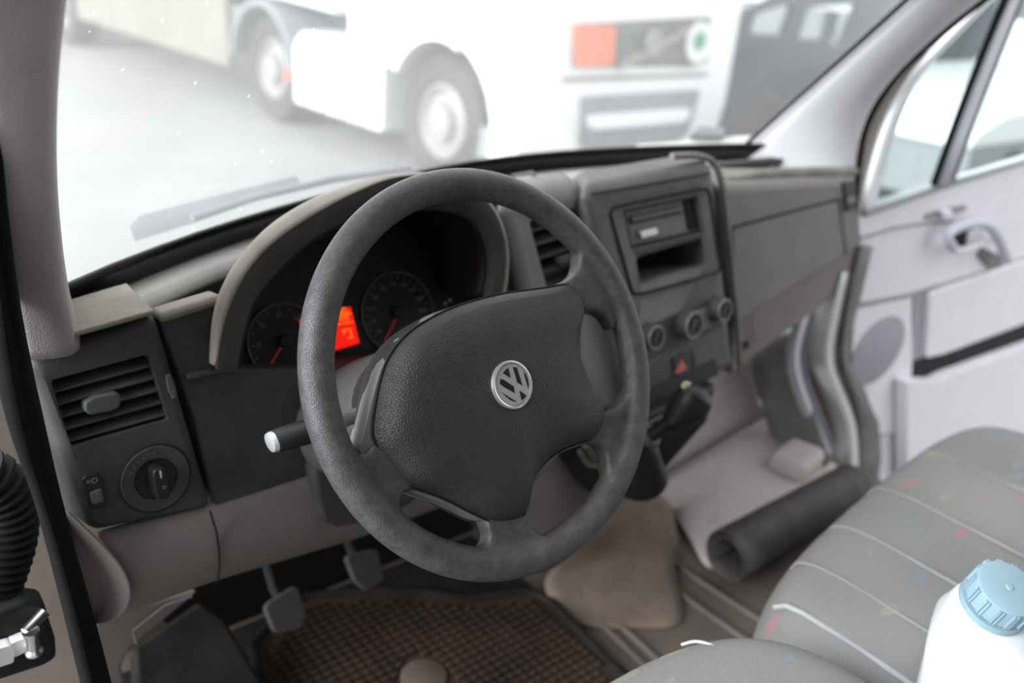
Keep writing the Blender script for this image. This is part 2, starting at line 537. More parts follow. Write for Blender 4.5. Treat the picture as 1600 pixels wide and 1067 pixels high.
# left windshield pillar
pl_r = [(104, -60), (95, 0), (84, 80), (79, 170), (79, 260), (86, 350), (97, 430), (108, 480), (120, 520)]
pl_l = [(-30, -60), (-25, 0), (-20, 80), (-12, 170), (-4, 260), (6, 340), (18, 420), (32, 500), (46, 560)]
def pil_y(py): return .915 - (515 - py) * .00042
right = [P(a, b, PY(pil_y(b))) for a, b in pl_r]
left = [P(a, b, PY(pil_y(b) - .06)) for a, b in pl_l]
rows = []
for r_, l_ in zip(right, left):
    mid = (r_ + l_) / 2 + V(.012, -.035, 0)
    rows.append([r_ + V(.01, .05, 0), r_ + V(.004, .014, 0), r_ * .82 + mid * .18 + V(.0, -.008, 0), mid * .75 + r_ * .25 + V(0, -.004, 0), mid * .7 + l_ * .3, l_ * .9 + mid * .1, l_, l_ + V(-.03, .05, 0)])
top_r = [p + V(-.015, -.24, .36) for p in rows[0]]
rows = [[p + V(-.02, -.34, .52) for p in rows[0]]] + rows
o = structure('trim_2', loft(rows), MT['pillar']); sub(o, 2); solid(o, .004, 0)
o['label'] = 'grey grained trim of the pillar left of the windshield, its shade in the colour'

# door opening seal on the driver's side
sl_r = [(8, 330), (45, 540), (74, 660), (103, 800), (150, 965), (178, 1070), (198, 1160)]
sl_l = [(-30, 330), (-14, 520), (8, 660), (38, 740), (62, 805), (102, 960), (150, 1160)]
def seal_y(py): return .80 - (py - 330) * .0001
rows = []
for (a, b), (c, d) in zip(sl_r, sl_l):
    r_ = P(a, b, PY(seal_y(b))); l_ = P(c, d, PY(seal_y(d) - .01)); m_ = (r_ + l_) / 2
    rows.append([r_ + V(-.006, .05, 0), r_, r_ * .7 + l_ * .3 + V(0, -.012, 0), m_ + V(0, -.004, 0), r_ * .3 + l_ * .7 + V(0, -.012, 0), l_, l_ + V(.006, .05, 0)])
rows = [[p + V(-.03, -.35, .55) for p in rows[0]]] + rows
o = structure('trim_3', loft(rows), MT['seal']); sub(o, 2); solid(o, .003, 0)
o['label'] = 'black rubber seal of the driver door opening'

# right windshield pillar
pr_l = [(1145, 250), (1200, 200), (1260, 146), (1330, 84), (1425, -2), (1500, -70)]
pr_r = [(1332, 335), (1336, 260), (1348, 190), (1400, 110), (1530, -2), (1640, -70)]
ya = [1.145, 1.09, 1.035, .97, .885, .82]
yb = [.955, .99, 1.0, .945, .84, .77]
L_ = [P(a, b, PY(y)) for (a, b), y in zip(pr_l, ya)]
R_ = [P(a, b, PY(y)) for (a, b), y in zip(pr_r, yb)]
rows = []
for a, b in zip(L_, R_):
    m_ = (a + b) / 2 + V(-.01, -.03, 0)
    rows.append([a + V(.07, .05, 0), a, a * .75 + m_ * .25 + V(0, -.006, 0), m_, b * .75 + m_ * .25 + V(-.01, -.006, 0), b, b + V(.03, .05, 0)])
rows.append([p + V(-.06, -.42, .55) for p in rows[-1]])
o = structure('trim_4', loft(rows), MT['pillar_lit']); sub(o, 2); solid(o, .004, 0)
o['label'] = 'pale trim of the pillar right of the windshield, its light in the colour'
# thin dark seal along its door side
sp_ = resample(smooth([b + V(.012, .0, 0) for b in R_], 2), 30)
o = structure('trim_5', tube(sp_, .0065, 8), MT['seal']); o['label'] = 'dark seal along the passenger door opening, beside the pale pillar'
# and along the windshield side
sp_ = resample(smooth([a + V(-.006, .004, 0) for a in L_], 2), 30)
o = structure('trim_6', tube(sp_, .0055, 8), MT['mirrorblack']); o['label'] = 'dark edge between the windshield and the pale pillar'

# ================================================================== STEERING WHEEL
WC = V(.501, .6088, 1.3748); WN = nrm((0, -.8646, .5024))
WX = V(1, 0, 0); WY = np.cross(WN, WX)
def WP(h): return PL(WC + WN * h, WN)
def wl(a, b, h=0): return WC + WX * a + WY * b + WN * h
WR, Wr = .185, .0163
sw = thing('steering_wheel', 'worn black four-spoke steering wheel with a round silver VW badge, turned slightly left', 'steering wheel', WC - V(0, 0, 0))
parts = [tube([wl(WR * math.cos(a), WR * math.sin(a)) for a in np.linspace(0, 2 * math.pi, 144, endpoint=False)], Wr, 20, closed=True)]
spoke_px = [
    [(586, 690), (570, 714), (548, 704), (526, 690), (540, 740), (600, 812), (646, 832), (636, 808), (627, 790), (629, 774), (642, 762), (664, 772), (612, 690)],
    [(756, 800), (828, 798), (825, 816), (835, 829), (858, 836), (850, 880), (730, 884), (746, 862), (764, 854), (768, 836), (759, 814)],
    [(862, 445), (884, 440), (902, 430), (908, 412), (908, 392), (930, 400), (956, 470), (966, 524), (954, 500), (944, 489), (928, 485), (914, 489), (900, 470)],
    [(930, 642), (958, 643), (974, 634), (982, 610), (1004, 610), (1000, 680), (966, 748), (950, 736), (953, 716), (945, 698), (922, 690), (900, 692), (920, 660)]]
for sp in spoke_px:
    parts.append(prism(smooth([P(a, b, WP(.007)) for a, b in sp], 2, True), WN * -.022))
wheel = obj('rim', join(parts), MT['rim'], sw)
rm = wheel.modifiers.new('remesh', 'REMESH'); rm.mode = 'VOXEL'; rm.voxel_size = .0022
sm = wheel.modifiers.new('smooth', 'SMOOTH'); sm.factor = .5; sm.iterations = 26
bpy.context.view_layer.update()
bake(wheel)
# split the moulding into the rim proper and its four spokes, keeping the smooth shading across the joints
me = wheel.data
bm = bmesh.new(); bm.from_mesh(me); bm.normal_update(); bm.verts.ensure_lookup_table()
groups = [[] for _ in range(5)]
ang = []
for sp in spoke_px:
    q_ = np.mean([P(a, b, WP(0)) for a, b in sp], 0) - WC
    ang.append(math.atan2(q_ @ WY, q_ @ WX))
org = ORG[wheel.name]
for f in bm.faces:
    c = V(f.calc_center_median()) + org - WC
    a, b = c @ WX, c @ WY
    if math.hypot(a, b) < WR - Wr * .92:
        th = math.atan2(b, a)
        k = min(range(4), key=lambda i: abs((th - ang[i] + math.pi) % (2 * math.pi) - math.pi)) + 1
        groups[k].append(f.index)
    else: groups[0].append(f.index)
co = np.array([v.co[:] for v in bm.verts]); no = np.array([v.normal[:] for v in bm.verts])
faces = [[v.index for v in f.verts] for f in bm.faces]
bm.free()
def sub_mesh(name, idx):
    used = sorted({v for i in idx for v in faces[i]}); mp = {v: k for k, v in enumerate(used)}
    m_ = bpy.data.meshes.new(name); m_.from_pydata([tuple(co[v]) for v in used], [], [[mp[v] for v in faces[i]] for i in idx])
    m_.polygons.foreach_set('use_smooth', [True] * len(idx))
    m_.normals_split_custom_set_from_vertices([tuple(no[v]) for v in used])
    m_.materials.append(MT['rim'])
    return m_
old = wheel.data
wheel.data = sub_mesh('rim', groups[0]); bpy.data.meshes.remove(old)
for k in range(1, 5):
    if groups[k]:
        so = bpy.data.objects.new('spoke', sub_mesh('spoke', groups[k])); COL.objects.link(so); so.parent = sw; ORG[so.name] = org

# airbag cover
BC = P(800, 601, WP(.031))
pad_px = [(887, 442), (860, 448), (830, 452), (803, 455), (776, 460), (740, 469), (704, 481), (674, 496), (644, 514), (620, 538), (602, 568), (592, 605),
          (586, 640), (582, 664), (581, 684), (588, 697), (602, 714), (620, 736), (640, 762), (672, 771), (700, 782), (728, 797), (756, 811), (770, 817), (790, 817), (823, 809),
          (823, 785), (829, 758), (846, 728), (872, 706), (898, 695), (920, 689), (936, 679), (945, 665), (947, 641), (930, 626), (916, 596), (906, 556), (904, 524), (908, 500),
          (914, 488), (911, 468), (903, 450)]
edge = resample([P(a, b, WP(.007)) for a, b in pad_px], 120, True)
for _ in range(2):
    edge = [edge[i] * .5 + (edge[i - 1] + edge[(i + 1) % 120]) * .25 for i in range(120)]
rows = []
prof = [(1.012, -.034), (1.004, -.012), (1.0, -.002), (.985, .003), (.955, .0085), (.90, .0145), (.82, .019), (.7, .0222), (.55, .0240), (.36, .0248), (.18, .025)]
C0 = BC - WN * .031
for s, h in prof:
    row = []
    for e in edge:
        e0 = e - WN * ((e - WC) @ WN)
        row.append(C0 + (e0 - C0) * s + WN * (h + .005))
    rows.append(row)
bm = loft(rows, cu=True, cap=True)
pad = obj('airbag_cover', bm, MT['pad'], sw, angle=80)
obj('cover_seam', tube([e + WN * -.001 for e in edge], .0009, 6, closed=True), MT['deep'], sw)
# back shell behind the cover
sh_px = [(884, 446), (800, 460), (735, 471), (678, 489), (624, 528), (594, 570), (578, 625), (565, 682), (556, 706), (575, 722), (640, 770), (700, 790), (752, 816), (822, 812), (832, 758), (875, 708), (930, 688), (945, 660), (930, 620), (906, 556), (910, 488)]
e2 = resample([P(a, b, WP(.0)) for a, b in sh_px], 90, True)
rows = []
for s, h in ((.99, .002), (1.0, -.006), (.99, -.022), (.93, -.042), (.82, -.056), (.5, -.066), (.1, -.07)):
    rows.append([C0 + (e - WN * ((e - WC) @ WN) - C0) * s + WN * h for e in e2])
obj('back_shell', loft(rows, cu=True, cap=True), MT['shell'], sw, angle=70)
# badge
dirup = nrm(P(785, 560, WP(.031)) - BC)
dirup = nrm(WY * math.cos(math.radians(27)) - WX * math.sin(math.radians(27)))
dirx = np.cross(dirup, WN)
BR = .0232
bd = obj('badge', lathe(BC - WN * .0012, WN, [(.2 * BR, -.001), (BR, -.001), (BR, .0012), (BR * .985, .0025), (BR * .93, .0032), (BR * .87, .0026), (BR * .86, .0012), (.1 * BR, .0012)], 64), MT['satin'], sw, label='round silver badge with V over W')
obj('badge_disc', lathe(BC - WN * .0012, WN, [(.01, .0005), (BR * .845, .0005), (BR * .845, .0018), (.01, .0018)], 64), MT['chrome'], bd)
obj('badge_groove', lathe(BC - WN * .0012, WN, [(BR * .80, .001), (BR * .87, .001), (BR * .87, .0016), (BR * .80, .0016)], 64), MT['deep'], bd)
def bpt(x, y, h=.0008): return BC + dirx * (x * BR * .80) + dirup * (y * BR * .80) + WN * h
# dark fields between the bright letter strokes
sy = [[(582, 380), (620, 338), (658, 306), (696, 452)],
      [(548, 462), (592, 470), (736, 566), (754, 664), (600, 574), (545, 532)],
      [(722, 296), (780, 302), (858, 556), (786, 512)],
      [(568, 648), (782, 782), (742, 780), (690, 756), (625, 706)],
      [(872, 368), (905, 400), (935, 480), (945, 545), (938, 600)],
      [(814, 622), (912, 690), (885, 730), (846, 764)]]
BPL = PL(BC + WN * .0008, WN)
bm = bmesh.new()
for poly in sy: add_prism(bm, [P(720 + x / 8.894, 540 + y / 8.894, BPL) for x, y in poly], WN * -.0008)
obj('letter_field', bm, MT['deep'], bd, flat=True)

# ================================================================== STEERING COLUMN
sc_ = thing('steering_column', 'dark grey steering column shroud behind the wheel with a stalk on its left', 'steering column', WC - WN * .25)
def ring_w(a, b, h, cx=0, cy=-.01, n=36, pw=2.6):
    out = []
    for t in np.linspace(0, 2 * math.pi, n, endpoint=False):
        c, s = math.cos(t), math.sin(t)
        out.append(wl(cx + a * abs(c) ** (2 / pw) * (1 if c > 0 else -1), cy + b * abs(s) ** (2 / pw) * (1 if s > 0 else -1), h))
    return out
obj('column_cover', loft([ring_w(.070, .050, -.060, -.02, -.03), ring_w(.082, .062, -.066, -.02, -.03), ring_w(.085, .066, -.076, -.02, -.03), ring_w(.084, .065, -.10, -.02, -.03), ring_w(.08, .06, -.2, -.02, -.03), ring_w(.07, .055, -.30, -.02, -.03)], cu=True, cap=True), MT['column'], sc_)
obj('column_collar', loft([ring_w(.086, .068, -.088, -.02, -.03), ring_w(.097, .076, -.090, -.02, -.03), ring_w(.100, .078, -.098, -.02, -.03), ring_w(.098, .076, -.18, -.02, -.03)], cu=True, cap=True), MT['dash'], sc_)
# stalk
s0 = P(600, 640, WP(-.066)); s1 = P(545, 652, WP(-.060)); s2 = P(500, 668, WP(-.058)); s3 = P(428, 690, WP(-.058))
obj('stalk_arm', tube([s0, s1 * .5 + s0 * .5, s1, s1 * .6 + s2 * .4, s2], [.0075, .007, .0075, .0095, .011], 12), MT['column'], sc_)
dd = nrm(s3 - s2)
stem = obj('turn_signal_stalk', tube([s2 - dd * .012, s2, s2 + (s3 - s2) * .3, s2 + (s3 - s2) * .9, s3], [.006, .012, .0145, .0135, .0125], 16, flat=.7), MT['black'], sc_)
obj('stalk_tip', tube([s3 - dd * .001, s3 + dd * .001, s3 + dd * .004, s3 + dd * .0055], [.0123, .0122, .011, .006], 16, flat=.72), MT['silver'], stem, label='silver end cap')

# ================================================================== DASHBOARD
db = thing('dashboard', 'grey van dashboard with vents, centre stack and glovebox beneath the windshield', 'dashboard', (.95, .95, .95))
DLN = nrm((0.03, -math.cos(math.radians(10)), math.sin(math.radians(10))))
DL = PL((.27, .885, 1.37), DLN)
def DLo(d): return PL(V(.27, .885, 1.37) + DLN * d, DLN)

# --- driver side vent panel (left block)
fr = PS([(46, 566), (244, 492), (333, 795), (146, 834)], DL)
bkk = [V(fr[0][0] - .01, .99, fr[0][2] + .012), V(fr[1][0], .99, fr[1][2] + .004), fr[2] + V(0, .12, 0), fr[3] + V(-.03, .10, 0)]
vp = obj('driver_vent_panel', hexa(fr, bkk), MT['dash'], db)
bev(vp, .011, 4)
bpy.context.view_layer.update(); bake(vp)
vent = PS([(79, 594), (232, 553), (263, 656), (112, 698)], DL)
cut(vp, [prism([p + DLN * .02 for p in rrect(vent, .04)], -DLN * .075)])
# top plate of the block (dusty)
tp = [P(240, 481, PZ(1.382)), P(197, 439, PZ(1.382)), P(100, 472, PZ(1.382)), P(60, 540, PZ(1.378))]
tp = [P(241, 484, PZ(1.380)), P(198, 441, PZ(1.383)), P(105, 468, PZ(1.383)), P(75, 530, PZ(1.380))]
o = obj('vent_panel_top', prism(tp, (0, 0, -.006)), MT['dash_top'], db); bev(o, .002, 2)
# slats
vx = nrm(vent[1] - vent[0]); vy = nrm(vent[0] - vent[3])
sv = obj('side_vent', prism(rrect([p - DLN * .052 for p in vent], .04), -DLN * .004), MT['deep'], db)
for k in range(5):
    t = (k + .62) / 5.35
    a = vent[0] * (1 - t) + vent[3] * t; b = vent[1] * (1 - t) + vent[2] * t
    c = (a + b) / 2 - DLN * .016
    sl = box(c, (np.linalg.norm(b - a) + .002, .0035, .024), b - a, vy * .62 - DLN * .6 * 0 + vy * 0)
    # tilt the blade so that its front edge hangs down
    bm = bmesh.new(); add_box(bm, c, (np.linalg.norm(b - a) + .004, .0032, .026), b - a, vy + DLN * .55)
    so = obj('slat', bm, MT['slat'], sv); bev(so, .0012, 2); sl.free()
tb = PS([(130, 628), (146, 618), (182, 611), (189, 620), (186, 636), (170, 643), (140, 648), (131, 642)], DL)
o = obj('vent_tab', prism([p + DLN * .004 for p in tb], -DLN * .016), MT['tab'], sv); bev(o, .003, 3)
tbw = PS([(258, 586), (266, 584), (273, 600), (277, 618), (270, 624), (262, 610)], DLo(.0))
o = obj('thumbwheel', prism([p + DLN * .0025 for p in tbw], -DLN * .02), MT['tab'], db); bev(o, .0015, 2)
dm = bmesh.new()
for a, b in ((271, 612), (271.5, 619)): add_prism(dm, [P(a + .9 * math.cos(t), b + 1.2 * math.sin(t), DLo(.003)) for t in np.linspace(0, 6.28, 9)[:-1]], -DLN * .001)
obj('thumbwheel_dot', dm, mat('orange_dot', (.6, .28, .16), .6), o)

# --- light switch
lc = P(243, 747, DL)
R0 = .5 * np.linalg.norm(P(298, 748, DL) - P(190, 748, DL))
ls = obj('light_switch', lathe(lc, DLN, [(R0 * .5, -.004), (R0, -.004), (R0, .0016), (R0 * .96, .0028), (R0 * .9, .0026), (R0 * .62, .0022), (R0 * .6, -.003), (R0 * .3, -.003)], 56), MT['dash'], db)
obj('switch_ring', ring_bm(lc + DLN * .001, DLN, R0 * 1.01, .0011, 64), MT['deep'], ls)
obj('switch_well', lathe(lc, DLN, [(R0 * .1, -.002), (R0 * .58, -.002), (R0 * .60, .0005), (R0 * .58, .0012), (R0 * .1, .0012)], 48), MT['black'], ls)
kx = nrm(P(247, 775, DL) - P(238, 718, DL))
ky = np.cross(DLN, kx)
bm = bmesh.new()
kc = lc + kx * .0
for_pts = []
kn = [kc + kx * (R0 * .56 * math.cos(t)) + ky * (R0 * .24 * math.sin(t)) for t in np.linspace(0, 2 * math.pi, 28, endpoint=False)]
kn = [kc + kx * (R0 * .56 * np.sign(math.cos(t)) * abs(math.cos(t)) ** .5) + ky * (R0 * .25 * np.sign(math.sin(t)) * abs(math.sin(t)) ** .7) for t in np.linspace(0, 2 * math.pi, 28, endpoint=False)]
add_prism(bm, [p + DLN * .020 - (p - kc) * .12 for p in kn], -DLN * .020)
ko = obj('switch_knob', bm, MT['black'], ls); bev(ko, .0025, 3)
obj('knob_line', box(kc - kx * R0 * .30 + DLN * .0204, (R0 * .22, .0016, .0006), kx, ky), MT['mark'], ls)
mk = []
up_ = nrm(P(239, 700, DL) - P(247, 790, DL)); rt_ = np.cross(up_, DLN)
mk.append(text_bm('0', lc + up_ * R0 * .80, rt_, up_, .0075))
mk.append(text_bm('>D', lc + up_ * R0 * .66 + rt_ * R0 * .42, rt_, up_, .006))
mk.append(text_bm('O', lc + DLN * .020 - up_ * R0 * .12 + rt_ * R0 * .05, rt_, up_, .0055))
for (u, r) in ((.62, -.45), (.7, -.3), (.5, -.58), (.35, -.68)):
    mk.append(box(lc + up_ * R0 * u + rt_ * R0 * r + DLN * .0026, (.003, .0011, .0006), rt_, up_))
mk.append(text_bm('D', lc - up_ * R0 * .68 - rt_ * R0 * .38, rt_, up_, .006))
for bm in mk:
    for v in bm.verts:
        h = (V(v.co) - lc) @ DLN
        if h < .01: v.co = Vector(V(v.co) + DLN * (.0030 - h))
    obj('switch_symbol', bm, MT['markdim'], ls, flat=True)

# --- headlight range switch
hl = PS([(128, 748), (134, 741), (152, 738), (160, 745), (167, 783), (162, 793), (145, 795), (137, 789)], DL)
hs = obj('headlight_range_switch', prism([p + DLN * .002 for p in hl], -DLN * .008), MT['black'], db); bev(hs, .002, 2)
w_ = PS([(138, 768), (157, 761), (161, 781), (143, 786)], DL)
o = obj('range_wheel', prism([p + DLN * .006 for p in rrect(w_, .2)], -DLN * .008), MT['column'], hs); bev(o, .0015, 2)
hc = P(144, 752, DLo(.0022))
obj('range_symbol', join([text_bm('=D', hc, rt_, up_, .0085), text_bm('0 1', P(152, 774, DLo(.0063)), -up_, rt_, .0045)]), MT['markdim'], hs, flat=True)

# --- driver side middle panel, from the block's seam to the centre stack, cluster opening above
mid_top = [(250, 492), (300, 480), (340, 466), (400, 560), (560, 560), (650, 520), (800, 470), (930, 400)]
mp_px = [(247, 494), (345, 464), (372, 575), (500, 575), (640, 548), (760, 500), (800, 440), (905, 400), (985, 640), (880, 660), (700, 720), (630, 750), (500, 747), (336, 793), (300, 645)]
mp_ = [P(a, b, DLo(-.006)) for a, b in mp_px]
o = obj('driver_panel', prism(mp_, -DLN * .03), MT['dash'], db); bev(o, .004, 3)
# step under the cluster: little ledge line left of the gauges
o = obj('panel_ledge', prism([P(a, b, DLo(.001)) for a, b in ((292, 585), (372, 570), (372, 580), (294, 596))], -DLN * .02), MT['dash'], db); bev(o, .003, 2)
o = obj('gauge_sill', hexa([P(470, 600, DLo(.002)), P(640, 545, DLo(.002)), P(655, 570, DLo(.004)), P(470, 630, DLo(.004))],
                          [P(470, 588, PY(.93)), P(640, 533, PY(.93)), P(655, 570, DLo(-.02)), P(470, 630, DLo(-.02))]), MT['stack'], db); bev(o, .003, 2)

# --- lower trim
lt_px = [(138, 828), (333, 790), (500, 742), (640, 770), (720, 700), (860, 640), (930, 700), (830, 895), (720, 786), (652, 820), (570, 846), (333, 917), (205, 962), (160, 976), (128, 900)]
LTN = nrm((0, -1, .02)); LT = PL((.3, .852, 1.1), LTN)
t1 = [(128, 832), (333, 788), (500, 740), (700, 680)]
t2 = [(150, 972), (333, 917), (570, 846), (712, 792)]
rows = []
Ls = [(0, 148, 836), (.06, 158, 842), (.35, 190, 880), (.7, 206, 922), (.93, 192, 962), (1.0, 178, 974), (1.03, 178, 974)]
for (t, lx, ly), dy in zip(Ls, (.006, -.004, -.014, -.012, .0, .012, .06)):
    M_ = [(lx, ly)] + [(x * (1 - t) + c * t, y * (1 - t) + d * t) for (x, y), (c, d) in zip(t1[1:], t2[1:])]
    rows.append([p + V(0, dy, 0) for p in resample(PS(M_, LT), 24)])
o = obj('lower_trim', loft(rows), MT['trim'], db); sub(o, 1); solid(o, .003, 0)
o = obj('trim_seam', tube([P(a, b, PL((.3, .8375, 1.1), LTN)) for a, b in ((328, 798), (338, 830), (343, 865), (343, 890), (339, 912))], .0012, 6), MT['deep'], db)
# scooped corner at the door side
scp = [(100, 792), (146, 836), (182, 872), (203, 905), (206, 935), (196, 958), (176, 974), (152, 976)]
cen = [(112, 830), (128, 860), (142, 880), (152, 905), (156, 925), (156, 945), (154, 962), (150, 976)]
lft = [(95, 800), (104, 830), (112, 860), (120, 890), (128, 915), (136, 940), (143, 960), (149, 978)]
rows = [[P(a, b, PL((.3, .832, 1.1), LTN)) for a, b in scp], [P(a, b, PL((.3, .838, 1.1), LTN)) for a, b in [(x * .75 + c * .25, y * .75 + d * .25) for (x, y), (c, d) in zip(scp, cen)]],
        [P(a, b, PL((.3, .868, 1.1), LTN)) for a, b in cen], [P(a, b, PL((.3, .85, 1.1), LTN)) for a, b in lft], [P(a - 14, b, PL((.3, .84, 1.1), LTN)) for a, b in lft]]
o = obj('corner_scoop', loft(rows), MT['trim'], db); sub(o, 2); solid(o, .002, 0)
# side kick trim under it
o = obj('side_kick_trim', prism([P(a, b, PL((.2, .93, 1.), LTN)) for a, b in ((135, 940), (210, 950), (310, 925), (262, 965), (205, 1012), (190, 1040), (200, 1100), (150, 1100))], (0, .012, 0)), MT['trim'], db); bev(o, .004, 2)
o = obj('fuse_flap_line', tube([P(a, b, PL((.2, .926, 1.), LTN)) for a, b in ((214, 1006), (208, 985), (258, 946), (300, 932))], .0014, 6), MT['kick'], db)
# knee bolster under the column
kb = PS([(490, 735), (640, 700), (700, 740), (640, 792), (575, 818), (528, 826), (506, 816), (497, 790)], PL((.45, .83, 1.1), LTN))
o = obj('knee_cover', prism(kb, (0, .03, 0)), MT['dash'], db); bev(o, .008, 3)

# --- instrument hood
n_ = 30
front = smooth([(337, 578), (341, 545), (350, 495), (384, 422), (431, 373), (489, 336), (539, 308), (607, 278), (655, 272), (705, 279), (745, 298), (772, 326), (789, 368), (793, 410), (788, 450), (780, 478)], 2)
front = [V(a[0], a[1], 0) for a in [np.array(x) if len(x) == 3 else V(x[0], x[1], 0) for x in front]]
def arc(px, pl): return resample([P(a, b, pl) for a, b in px], n_)
F1 = arc([(337, 578), (341, 545), (350, 495), (384, 422), (431, 373), (489, 336), (539, 308), (607, 278), (655, 273), (705, 280), (745, 298), (772, 326), (789, 368), (793, 410), (788, 450), (780, 478)], PY(.83))
S1 = arc([(326, 562), (325, 510), (331, 459), (357, 409), (411, 346), (478, 305), (539, 285), (607, 268), (655, 266), (708, 276), (748, 295), (775, 323), (792, 365), (796, 408), (792, 448), (786, 474)], PY(.85))
I1 = arc([(367, 580), (367, 560), (371, 530), (386, 467), (416, 424), (466, 374), (510, 346), (560, 323), (620, 314), (690, 311), (735, 318), (757, 340), (770, 375), (774, 410), (770, 445), (764, 470)], PY(.833))
I2 = arc([(372, 582), (372, 560), (378, 532), (394, 472), (425, 432), (473, 384), (516, 357), (562, 336), (620, 326), (685, 324), (725, 332), (746, 352), (758, 380), (762, 412), (758, 445), (752, 470)], PY(.845))
bot = min(range(1), key=lambda k: k)
def push(row, dy, dz, s=1.0, c=V(.45, 0, 1.38)):
    return [V(c[0] + (p[0] - c[0]) * s, p[1] + dy, c[2] + (p[2] - c[2]) * s + dz) for p in row]
B1 = [p + V(0, 0, 0) for p in arc([(331, 572), (333, 540), (342, 490), (374, 418), (424, 362), (486, 324), (540, 300), (607, 277), (655, 272), (708, 280), (746, 298), (774, 326), (791, 368), (797, 408), (792, 448), (786, 474)], PY(.91))]
B2 = push(B1, .07, -.05, .94)
for row in (F1, S1, I1, B1, B2):
    row[:] = resample(smooth(row, 1), n_)
hood = obj('instrument_hood', loft([B2, B1, S1, F1]), MT['dash_top'], db)
sub(hood, 2); solid(hood, .002, 0)
o = obj('hood_lip', loft([[p + V(0, .003, 0) for p in F1], F1, [a * .5 + b * .5 + V(0, -.002, 0) for a, b in zip(F1, I1)], I1, I2]), MT['dash'], db); sub(o, 2)
H2 = [p + V(0, .10, -.02) for p in push(I2, 0, 0, .97)]
o = obj('hood_liner', loft([I2, [p + V(0, .03, -.004) for p in I2], H2]), MT['black'], db); sub(o, 1); solid(o, .003, -1)

# --- instrument cluster (lifts out of the dashboard)
CPN = nrm((0.0, -math.cos(math.radians(22)), math.sin(math.radians(22))))
CP0 = V(.5, .925, 1.30)
def CP(d=0): return PL(CP0 + CPN * d, CPN)
ic = thing('instrument_cluster', 'black instrument cluster with two round gauges and a lit red display, under the hood', 'instrument cluster', CP0 - V(0, 0, .08))
face_px = [(366, 560), (372, 590), (386, 602), (420, 604), (560, 572), (650, 534), (800, 470), (800, 330), (700, 300), (560, 310), (450, 360), (385, 440)]
o = obj('cluster_face', prism(PS(face_px, CP()), -CPN * .02), MT['black'], ic); bev(o, .004, 2)
def gauge(nm, c, R, nums, a0, a1, nd, needle_ang, per):
    cx = V(1, 0, 0); cy = np.cross(CPN, cx)
    gz = obj(nm, ring_bm(c + CPN * .002, CPN, R, .0016, 64), MT['column'], ic)
    tk = bmesh.new()
    N_ = (len(nums) - 1) * per
    for i in range(N_ + 1):
        a = math.radians(a0 + (a1 - a0) * i / N_)
        d = cx * math.cos(a) + cy * math.sin(a)
        ln = .0055 if i % per == 0 else .003
        add_box(tk, c + d * (R * .90 - ln / 2) + CPN * .0012, (ln, .0011, .0006), d, np.cross(CPN, d))
    obj('dial_ticks', tk, MT['markdim'], gz, flat=True)
    tx = []
    for i, s in enumerate(nums):
        if not s: continue
        a = math.radians(a0 + (a1 - a0) * i / (len(nums) - 1))
        d = cx * math.cos(a) + cy * math.sin(a)
        tx.append(text_bm(s, c + d * R * .70 + CPN * .001, cx, cy, .0075))
    obj('dial_numerals', join(tx), MT['markdim'], gz, flat=True)
    a = math.radians(needle_ang); d = cx * math.cos(a) + cy * math.sin(a)
    obj('needle', box(c + d * R * .52 + CPN * .004, (R * .64, .0016, .001), d, np.cross(CPN, d)), MT['needle'], gz, flat=True)
    obj('needle_hub', lathe(c, CPN, [(.002, .001), (.008, .001), (.008, .005), (.006, .007), (.001, .007)], 24), MT['black'], gz)
tc_ = P(443, 533, CP()); s_ = P(621, 488, CP())
gauge('tachometer', tc_, .44 * np.linalg.norm(P(380, 540, CP()) - P(506, 520, CP())), ['', '10', '20', '30', '40', '50', ''], 222, -42, 0, 226, 2)
gauge('speedometer', s_, .5 * np.linalg.norm(P(567, 500, CP()) - P(675, 478, CP())), ['', '20', '40', '60', '80', '100', '120', '140', '160', '180', '200', ''], 236, -30, 0, 230, 2)
dsp = PS([(468, 500), (548, 479), (562, 536), (480, 560)], CP(.0015))
dd_ = obj('display', prism(dsp, -CPN * .001), MT['lcd'], ic, flat=True, label='lit red display')
dxx = nrm(dsp[1] - dsp[0]); dyy = nrm(dsp[0] - dsp[3])
def dpt(a, b): return P(a, b, CP(.0018))
gl_ = bmesh.new()
def bar(a, b, c, d, w=.0022):
    p, q_ = dpt(a, b), dpt(c, d)
    add_box(gl_, (p + q_) / 2, (np.linalg.norm(q_ - p) + w, w, .0004), q_ - p, np.cross(CPN, q_ - p))
bar(500, 511, 551, 503, .0018)
bar(537, 516, 547, 514); bar(547, 514, 550, 527); bar(545, 528, 551, 527)
bar(536, 517, 538, 520, .003)
for a in (529, 533, 537): bar(a, 486, a + 3, 500, .0019)
bar(541, 488, 544, 500, .0019); bar(527, 487, 545, 487, .0019); bar(527, 494, 548, 490, .0019); bar(532, 482, 540, 481, .0019)
for a in (508, 514, 520): bar(a, 490, a + 3, 504, .0019)
bar(506, 493, 524, 488, .0019); bar(508, 503, 524, 499, .0019)
obj('display_digits', gl_, MT['lcdhi'], dd_, flat=True)
for a, b in ((374, 557), (380, 573), (703, 469), (696, 474)): obj('warning_symbol', prism([P(a + 2 * math.cos(t), b + 2 * math.sin(t), CP(.001)) for t in np.linspace(0, 6.28, 9)[:-1]], -CPN * .0005), MT['mark'], ic, flat=True)

